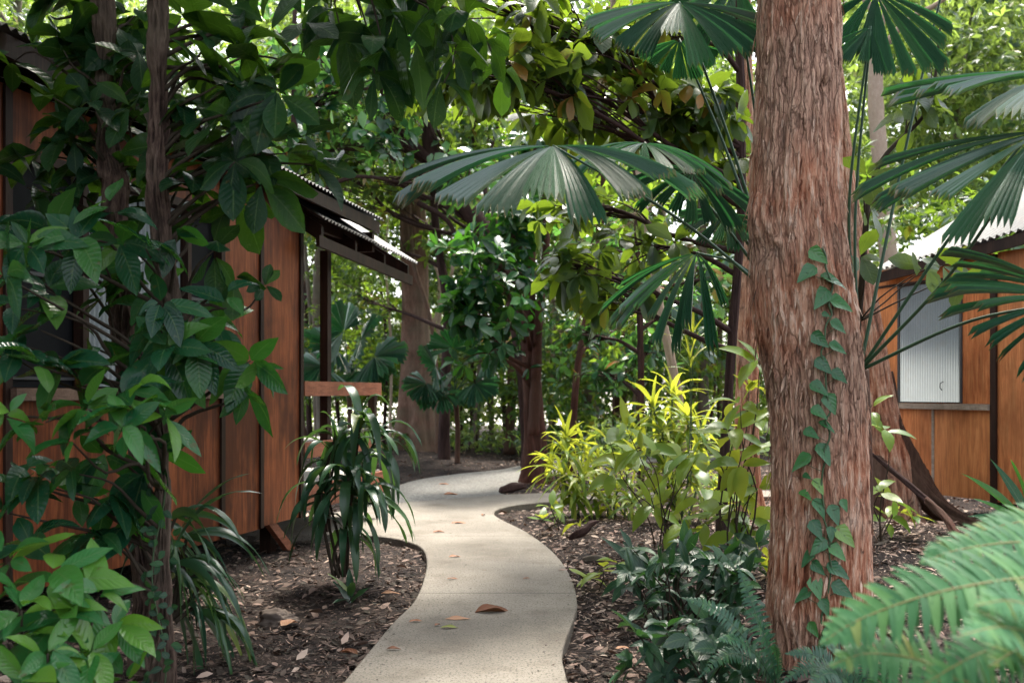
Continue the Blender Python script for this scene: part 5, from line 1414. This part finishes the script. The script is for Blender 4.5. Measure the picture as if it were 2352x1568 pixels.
# ------------------------------------------------------------------ leaf masses that read as one
def mass(name, seed, spec, mat, size, seg=2, tone=(0, 1), k=5):
    rng = np.random.default_rng(seed); Lf = Leaves()
    for (u0, u1, v0, v1, y0, y1, nclump, rad, nw) in spec:
        for q in range(nclump):
            Y = rng.uniform(y0, y1); c = P(rng.uniform(u0, u1), rng.uniform(v0, v1), Y)
            if c[2] < .15: c[2] = .15
            clump(Lf, rng, c, (rad, rad, rad * .6), nw, size, k, tone)
    mb = MB(); Lf.into(mb, seg, 'ovate')
    return tag(mb.build(name, M[mat]), kind='stuff')
mass("forest_understorey", 501, [(560, 1780, 380, 860, 24, 34, 140, 1.2, 48), (640, 1780, 760, 985, 23, 33, 95, .9, 40), (560, 1780, 0, 420, 24, 32, 65, 1.4, 48), (1990, 2400, 420, 980, 16, 24, 26, 1.2, 60), (-80, 60, -60, 120, 17, 22, 4, 1.4, 50), (560, 1700, 780, 960, 36, 40, 60, 1.3, 46)], 'leaf_mid', .23)
mass("far_forest", 502, [(-100, 2450, -120, 420, 33, 43, 260, 2.2, 90), (-100, 2450, 350, 780, 34, 44, 150, 1.9, 90), (600, 1800, 560, 960, 35, 45, 110, 1.6, 70), (1950, 2450, -80, 520, 24, 36, 85, 1.7, 90)], 'leaf_far', .27)
mass("ground_cover", 503, [(900, 1200, 985, 1030, 22, 30, 16, .5, 14), (1230, 1720, 980, 1060, 17, 26, 26, .5, 16), (1000, 1200, 930, 1010, 21, 28, 10, .6, 14)], 'leaf_far', .17)

def unseen_forest():  # unseen leaf mass left of and behind the camera, added to block sky light
    rng = np.random.default_rng(77); Lf = Leaves()
    for k in range(110):
        a = R(rng.uniform(222, 300)); d = rng.uniform(9, 16)
        c = V3(math.sin(a) * d, math.cos(a) * d, rng.uniform(.5, 8.5))
        clump(Lf, rng, c, (1.7, 1.7, 1.2), 34, .4, 5)
    mb = MB(); Lf.into(mb, 2, 'ovate')
    tag(mb.build("unseen_shade_forest", M['leaf_mid']), kind='stuff')
unseen_forest()

# debris scattered over the slab, thicker along its edges
def path_bits():
    rng = np.random.default_rng(88); Lf = Leaves(); k = 0
    while k < 420:
        if rng.uniform() < .6:
            i = rng.integers(len(PATH)); q = PATH[i] + rng.normal(0, .07, 2)
        else:
            y = rng.uniform(4.5, 14); q = np.array([rng.uniform(-.3, .12) * y, y])
        if not inside(PATH, q[0:1], q[1:2])[0]: continue
        k += 1; th = rng.uniform(0, 6.28); L = rng.uniform(.008, .035)
        Lf.add(V3(q[0], q[1], .004), V3(math.cos(th), math.sin(th), .05), V3(rng.normal(0, .3), rng.normal(0, .3), 1), L, L * rng.uniform(.2, .5), .05, rng.uniform(-.2, .5), rng.uniform(.0, .7))
    mb = MB(); Lf.into(mb, 2, 'ovate')
    tag(mb.build("path_debris", M['litter']), kind='stuff')
path_bits()

# ------------------------------------------------------------------ small things on the ground
def fallen(label, u, v, px, ang, rnd, curl=.5, z=0.0, w=.36, group="fallen leaves on the path"):
    g = G(u, v, z); L = px / F * g[1] * 1.25
    Lf = Leaves(); a = R(ang)
    t = V3(math.cos(a), math.sin(a), .10)
    Lf.add(V3(0, 0, .012) - t * L / 2, t, V3(0, -.15, 1), L, L * w, .12, curl, rnd, .07)
    mb = MB(); Lf.into(mb, 8, 'ovate')
    st = (V3(0, 0, .010) - t * L / 2)
    o = mb.build("fallen_leaf", M['dead_leaf'])
    o.location = Vector(g)
    tag(o, label, "leaf", group)
fallen("curled dark brown dead leaf, the largest lying on the concrete path", 1132, 1404, 66, 12, .15, .9)
fallen("flat pinkish dead leaf next to the curled brown one on the path", 1057, 1421, 56, 3, .75, .2, w=.3)
fallen("small green fallen leaf just before the flat pinkish one on the path", 1033, 1442, 34, 10, 1.0, .4)
fallen("small tan leaf lying mid path where the slab narrows", 1045, 1279, 24, 20, .6, .5)
fallen("reddish leaf on the path near the junction, left of centre", 1055, 1201, 30, 8, .5, .4)
fallen("small brown leaf on the path left of the reddish junction leaf", 1008, 1222, 24, 30, .35, .6)
fallen("thin brown leaf lying on the path above the tan leaf, in line with the bend", 1040, 1330, 22, 0, .2, .3)
fallen("dark leaf scrap near the left edge at the bottom of the path", 905, 1492, 28, 5, .1, .6)
fallen("tan leaf lying near the left edge of the path, level with the flat pinkish one", 955, 1428, 26, 25, .5, .5)
fallen("small brown leaf right at the left path edge, above the tan edge leaf", 1005, 1437, 18, 60, .3, .7)
fallen("brown leaf on the far strip of path right of the junction", 1110, 1183, 18, 80, .2, .6)
fallen("tiny scrap on the path close to the right edge of its bend", 1210, 1330, 16, 30, .2, .5)
fallen("orange brown leaf on the gravel near its left side", 1037, 1135, 30, 5, .45, .5, z=-.02, group="fallen leaves on the gravel")
fallen("small orange leaf further up the gravel path", 1020, 1112, 20, 10, .5, .5, z=-.02, group="fallen leaves on the gravel")
fallen("large tan dead leaf on the soil near the lower left of the path", 665, 1432, 44, 60, .8, .4, z=-.02, w=.6, group="fallen leaves on the soil")
fallen("pink dead leaf on the mulch beside the small seedling", 898, 1363, 36, 5, .75, .4, z=-.02, group="fallen leaves on the soil")
fallen("dark red dead leaf on the mulch at lower left, close to the path edge", 800, 1500, 44, 150, .1, .8, z=-.02, group="fallen leaves on the soil")
fallen("tan dead leaf on the dark soil right of the path bottom", 1430, 1490, 28, 20, .8, .5, z=-.02, group="fallen leaves on the soil")

def rock():
    rng = np.random.default_rng(7); g = G(640, 1425, -.05)
    mb = MB(); k, m = 48, 30
    th = np.linspace(0, 2 * math.pi, k, endpoint=False); ph = np.linspace(.02, math.pi - .02, m)
    T, H = np.meshgrid(th, ph)
    r = 1 + .30 * vnoise(np.cos(T) * np.sin(H) * 2 + 4, np.cos(H) * 2 + np.sin(T) * np.sin(H), 3) + .16 * vnoise(np.cos(T) * np.sin(H) * 6 + 4, np.cos(H) * 6 + np.sin(T) * np.sin(H) * 5, 4)
    mb.add(np.stack([.15 * r * np.cos(T) * np.sin(H), .12 * r * np.sin(T) * np.sin(H), .065 * r * np.cos(H) + .005], -1),
           np.stack([(np.arange(m - 1)[:, None] * k + np.arange(k)[None]), (np.arange(m - 1)[:, None] * k + (np.arange(k)[None] + 1) % k), ((np.arange(m - 1)[:, None] + 1) * k + (np.arange(k)[None] + 1) % k), ((np.arange(m - 1)[:, None] + 1) * k + np.arange(k)[None])], -1).reshape(-1, 4)[:, ::-1])
    o = mb.build("rock", M['rock']); o.location = Vector(g)
    tag(o, "mottled brown rock in the mulch left of the path", "rock")
rock()
def log(label, name, pts, rad, mat, cat):
    mb = MB(); p = np.array(pts); c = p[0].copy()
    mb.tube(spline(p - c, 60), spline(np.array(rad)[:, None], 60)[:, 0], 22, .45, 12, True, .16)
    o = mb.build(name, M[mat]); o.location = Vector(c); tag(o, label, cat)
log("crooked dark piece of driftwood lying in the litter at the path bend", "driftwood", [P(1306, 1236, 10), P(1328, 1226, 10), P(1346, 1216, 10.05), P(1356, 1204, 10.1), P(1376, 1196, 10.15)], (.014, .034, .030, .026, .008), 'bark_dark', "wood")
log("short dark log at the edge of the gravel path, before the red flaky trunk", "log", [P(1150, 1126, 14.6), P(1175, 1120, 14.8), P(1205, 1116, 15)], (.04, .055, .035), 'bark_dark', "log")
log("fallen grey stick lying in the mulch right of the path", "stick", [G(1340, 1285, .01), G(1372, 1283, .03), G(1402, 1288, .01)], (.018, .025, .016), 'bark_grey', "stick")
log("bent red root arching out of the soil below the flared trunk", "root", [P(2130, 1150, 9.2), P(2180, 1200, 8.8), P(2235, 1300, 8.2), P(2260, 1380, 7.9)], (.03, .03, .026, .02), 'bark_rufous', "root")
log("dark burnt branch leaning from the litter across the flared trunk", "branch", [P(2000, 1040, 10.2), P(2060, 1090, 10.0), P(2130, 1150, 9.8), P(2200, 1215, 9.6)], (.012, .022, .028, .024), 'bark_dark', "branch")
